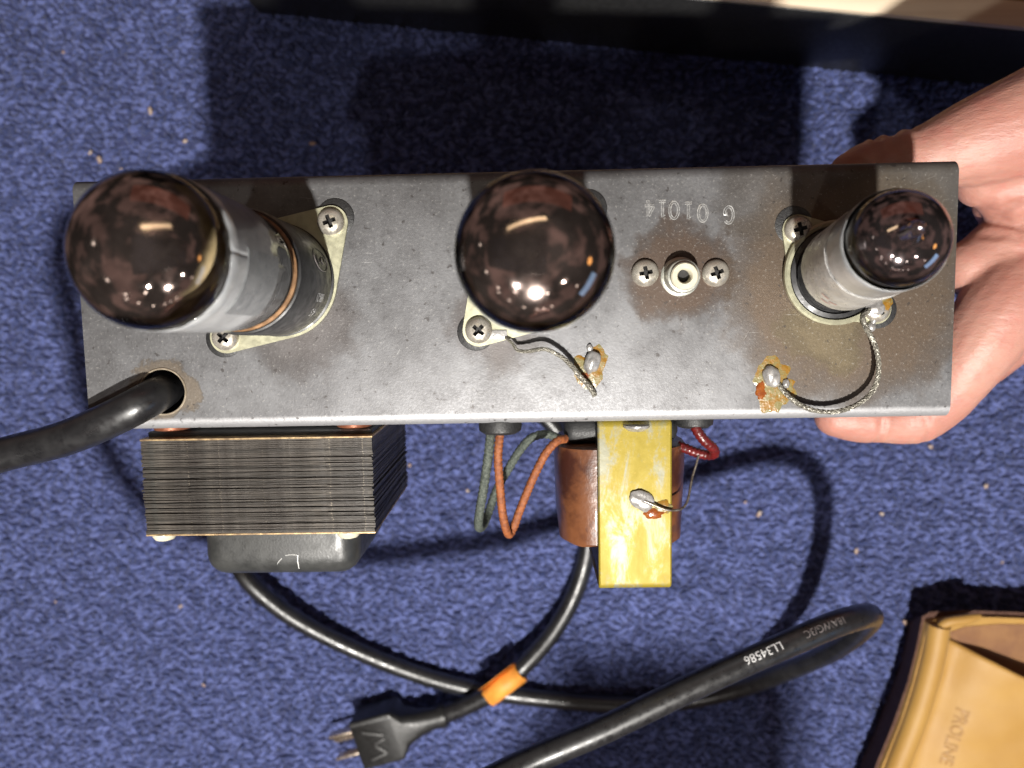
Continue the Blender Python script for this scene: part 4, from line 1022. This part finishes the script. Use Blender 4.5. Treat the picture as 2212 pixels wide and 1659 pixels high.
# ------------------------------------------------------------------ hand holding the right end
def skin_mat():
    m, bs = new_mat('skin'); co = ocoord(m)
    f = noise_n(m, co, 45, 4, 0.6); g = noise_n(m, co, 420, 3, 0.6)
    c = mix(m, ramp(m, f, 0.34, 0.66), (0.375, 0.170, 0.132), (0.430, 0.228, 0.178))
    c = mix(m, math_n(m, 'MULTIPLY', ramp(m, noise_n(m, co, 90, 3), 0.52, 0.70), 0.55), c, (0.395, 0.135, 0.110))
    link(m, c, bs.inputs['Base Color']); bs.inputs['Roughness'].default_value = 0.48
    bs.inputs['Subsurface Weight'].default_value = 0.35; bs.inputs['Subsurface Radius'].default_value = (1.0, 0.35, 0.2); bs.inputs['Subsurface Scale'].default_value = 0.003
    n1 = bump(m, bs, noise_n(m, stretch(m, co, 240, 700, 500), 1.0, 4, 0.7), 0.40, 0.0008); bump(m, bs, g, 0.15, 0.0003, n1); return m
MAT['skin'] = skin_mat()
def flesh(mb, q4, n):
        """tapered limb through x, y, z, radius"""
        q = spline(q4, n)
        pts = [Vector(p[:3]) for p in q]; rad = [max(0.002, p[3]) for p in q]
        mb.tube(pts, lambda t: float(np.interp(t, np.linspace(0, 1, len(rad)), rad)), 18)
        for p, r in ((pts[0], rad[0]), (pts[-1], rad[-1])): mb.ball(Matrix.Translation(p) @ Matrix.Scale(r, 4), 18, 12)
# creases across the joints: point, direction the crease runs, axis of the limb, depth, width, reach
CREASES = [(P(x, y, .164), Vector((0.15 * k, 1, 0)), d, w) for x, y, k, d, w in ((1880, 345, 1, .00055, .0007), (1893, 340, -1, .0007, .0008), (1912, 335, .6, .0006, .0008), (1930, 330, -.5, .0007, .0008), (1952, 325, 1, .0004, .0008), (2040, 300, .8, .0003, .0011))]
CREASES += [(P(x, y, .156), Vector((math.cos(a), math.sin(a), 0)), d, w) for x, y, a, d, w in ((1985, 893, 1.9, .0007, .0009), (1900, 905, 1.6, .0006, .0009), (2110, 740, .75, .0007, .0010), (2128, 715, .65, .0005, .0009), (2180, 655, .8, .0005, .0011), (2092, 768, .8, .0004, .0009))]
CREASES += [(P(2140, 380, .170), Vector((1, .13, 0)), .0011, .0012), (P(2190, 440, .166), Vector((1, .5, 0)), .0007, .0011), (P(2195, 520, .160), Vector((1, -.2, 0)), .0008, .0011), (P(2170, 480, .162), Vector((1, -.7, 0)), .0006, .0010)]
def wrinkle(me, off):
    n = len(me.vertices); co = np.empty(n * 3); me.vertices.foreach_get('co', co); co = co.reshape(-1, 3) + np.array(off)
    no = np.empty(n * 3); me.vertices.foreach_get('normal', no); no = no.reshape(-1, 3); disp = np.zeros(n)
    for p, d, depth, w in CREASES:
        d = np.array(d.normalized()); q = co - np.array(p); al = q @ d; perp = q - al[:, None] * d; perp[:, 2] *= 0.25
        dist = np.linalg.norm(perp, axis=1) + 0.0003 * np.sin(al * 900)
        reach = np.exp(-(np.linalg.norm(q, axis=1) / 0.011) ** 4)
        disp += reach * (-depth * np.exp(-(dist / w) ** 2) + 0.45 * depth * np.exp(-((np.abs(dist) - 2.1 * w) / (1.2 * w)) ** 2))
    for i in range(n):
        v = Vector(co[i]); disp[i] += 0.00030 * mnoise.noise(v * 90) + 0.00007 * mnoise.noise(Vector((v.x * 300, v.y * 620, v.z * 400)))
    me.vertices.foreach_set('co', (co + no * disp[:, None] - np.array(off)).ravel()); me.update()
def one_skin(mb, base, voxel, it):
    o = mb.build('person', MAT['skin'], None, smooth=0, origin=base)
    md = o.modifiers.new('r', 'REMESH'); md.mode = 'VOXEL'; md.voxel_size = voxel
    sm = o.modifiers.new('s', 'SMOOTH'); sm.factor = 0.5; sm.iterations = it
    dg = bpy.context.evaluated_depsgraph_get(); me = bpy.data.meshes.new_from_object(o.evaluated_get(dg)); o.modifiers.clear(); o.data = me
    wrinkle(me, Vector(o['_base']))
    me.materials.clear(); me.materials.append(MAT['skin']); me.polygons.foreach_set('use_smooth', [True] * len(me.polygons))
    return o
def hand():
    base = P(2250, 520, 0.14); mb = MB()
    def chain(ctrl, n=40): flesh(mb, [tuple(P(c[0], c[1], c[2])) + (c[3],) for c in ctrl], n)
    # thumb along the back flange
    chain([(1838, 374, .163, .0068), (1862, 366, .163, .0079), (1885, 362, .163, .0085), (1903, 360, .1635, .0092), (1922, 358, .164, .0088), (1945, 354, .165, .0097), (1990, 344, .166, .0098), (2080, 314, .169, .0125),
           (2150, 290, .171, .0142), (2230, 262, .172, .0158), (2340, 225, .170, .0185), (2480, 180, .166, .022)], 70)
    # web and ball of the thumb
    chain([(2122, 392, .161, .0082), (2170, 392, .160, .0125), (2240, 410, .157, .0165), (2320, 470, .155, .020)], 24)
    chain([(2160, 440, .150, .0080), (2230, 470, .150, .0130), (2310, 520, .150, .017)], 24)
    # palm
    chain([(2340, 300, .155, .022), (2350, 430, .148, .024), (2340, 560, .140, .023), (2330, 650, .118, .022), (2320, 690, .095, .020)], 30)
    chain([(2420, 260, .140, .024), (2430, 430, .130, .025), (2410, 580, .115, .024), (2390, 660, .092, .020)], 30)
    chain([(2480, 190, .150, .026), (2620, 120, .140, .028), (2860, 0, .125, .032), (3100, -120, .11, .036)], 24)
    # four fingers round the front flange, one under the other
    chain([(2310, 545, .156, .0175), (2240, 596, .158, .0145), (2170, 665, .160, .0138), (2120, 730, .160, .0124), (2078, 792, .158, .0112), (2030, 858, .154, .0098), (1985, 893, .151, .0096), (1945, 903, .150, .0090), (1900, 903, .150, .0084), (1862, 901, .149, .0088), (1822, 899, .149, .0080), (1808, 898, .149, .0074)], 70)
    chain([(2097, 578, .152, .0095), (2165, 558, .153, .0140), (2260, 540, .154, .0175)], 24)
    chain([(2310, 600, .136, .0175), (2230, 660, .136, .0140), (2160, 720, .136, .0130), (2090, 785, .134, .0112), (2010, 835, .130, .0098), (1930, 843, .128, .0092), (1840, 843, .127, .0086), (1770, 842, .127, .0076)], 60)
    chain([(2310, 650, .114, .0165), (2220, 690, .114, .0130), (2140, 735, .112, .0118), (2060, 775, .110, .0102), (1980, 795, .108, .0092), (1890, 800, .108, .0084), (1820, 800, .108, .0072)], 60)
    chain([(2310, 670, .094, .0150), (2220, 695, .093, .0112), (2150, 715, .092, .0100), (2080, 735, .091, .0088), (2000, 745, .090, .0080), (1940, 748, .090, .0066)], 50)
    o = one_skin(mb, base, 0.0010, 5)
    tag(o, 'bare hand of a person gripping the right end of the steel chassis', 'person')
def shadow_hand():
    """unseen closed hand and forearm, added out of frame to shade the carpet"""
    mb = MB(); D = -0.017  # shaped and placed to cast the dark patch on the carpet
    def fl(q, n): flesh(mb, [(x, y + D, z, r) for x, y, z, r in q], n)
    fl([(-0.02, -0.62, .46, .036), (0.01, -0.48, .44, .033), (0.030, -0.36, .42, .027), (0.040, -0.300, .413, .026), (0.046, -0.268, .410, .027)], 40)
    for i in range(4):
        x = 0.0245 + i * 0.0150; r = (.0084, .0088, .0086, .0076)[i]
        fl([(x, -0.285, .418, r + .002), (x, -0.246, .428, r + .001), (x, -0.2385, .412, r), (x, -0.246, .396, r), (x, -0.268, .394, r), (x, -0.272, .402, r - .001)], 30)
    fl([(0.020, -0.310, .412, .012), (0.010, -0.282, .408, .010), (0.0165, -0.256, .392, .0088), (0.034, -0.249, .384, .0080)], 30)
    tag(one_skin(mb, (0.04, -0.35, .38), 0.0018, 4), 'unseen closed hand and bare forearm, added below the frame to shade the carpet', 'person')
shadow_hand()
hand()

# ------------------------------------------------------------------ the phone that takes the picture, mirrored in the tube tops
def phone():
    M = Matrix.Translation((0, 0, CAM_Z)) @ R_WC.to_4x4()
    ph = tag(empty('smartphone', M @ Vector((-0.052, 0, 0.0035))), 'dark smartphone held flat over the chassis, mirrored in the tube tops', 'phone')
    MAT['phone'] = simple('black_phone_glass', (0.010, 0.010, 0.011), (0.013, 0.013, 0.014), 100, 0, 0.25)
    b = MB(); b.box((0.147, 0.0715, 0.0076), M @ Matrix.Translation((-0.052, 0.012, 0.0058)), 0.003, 3); b.build('phone_body', MAT['phone'], ph)
phone()
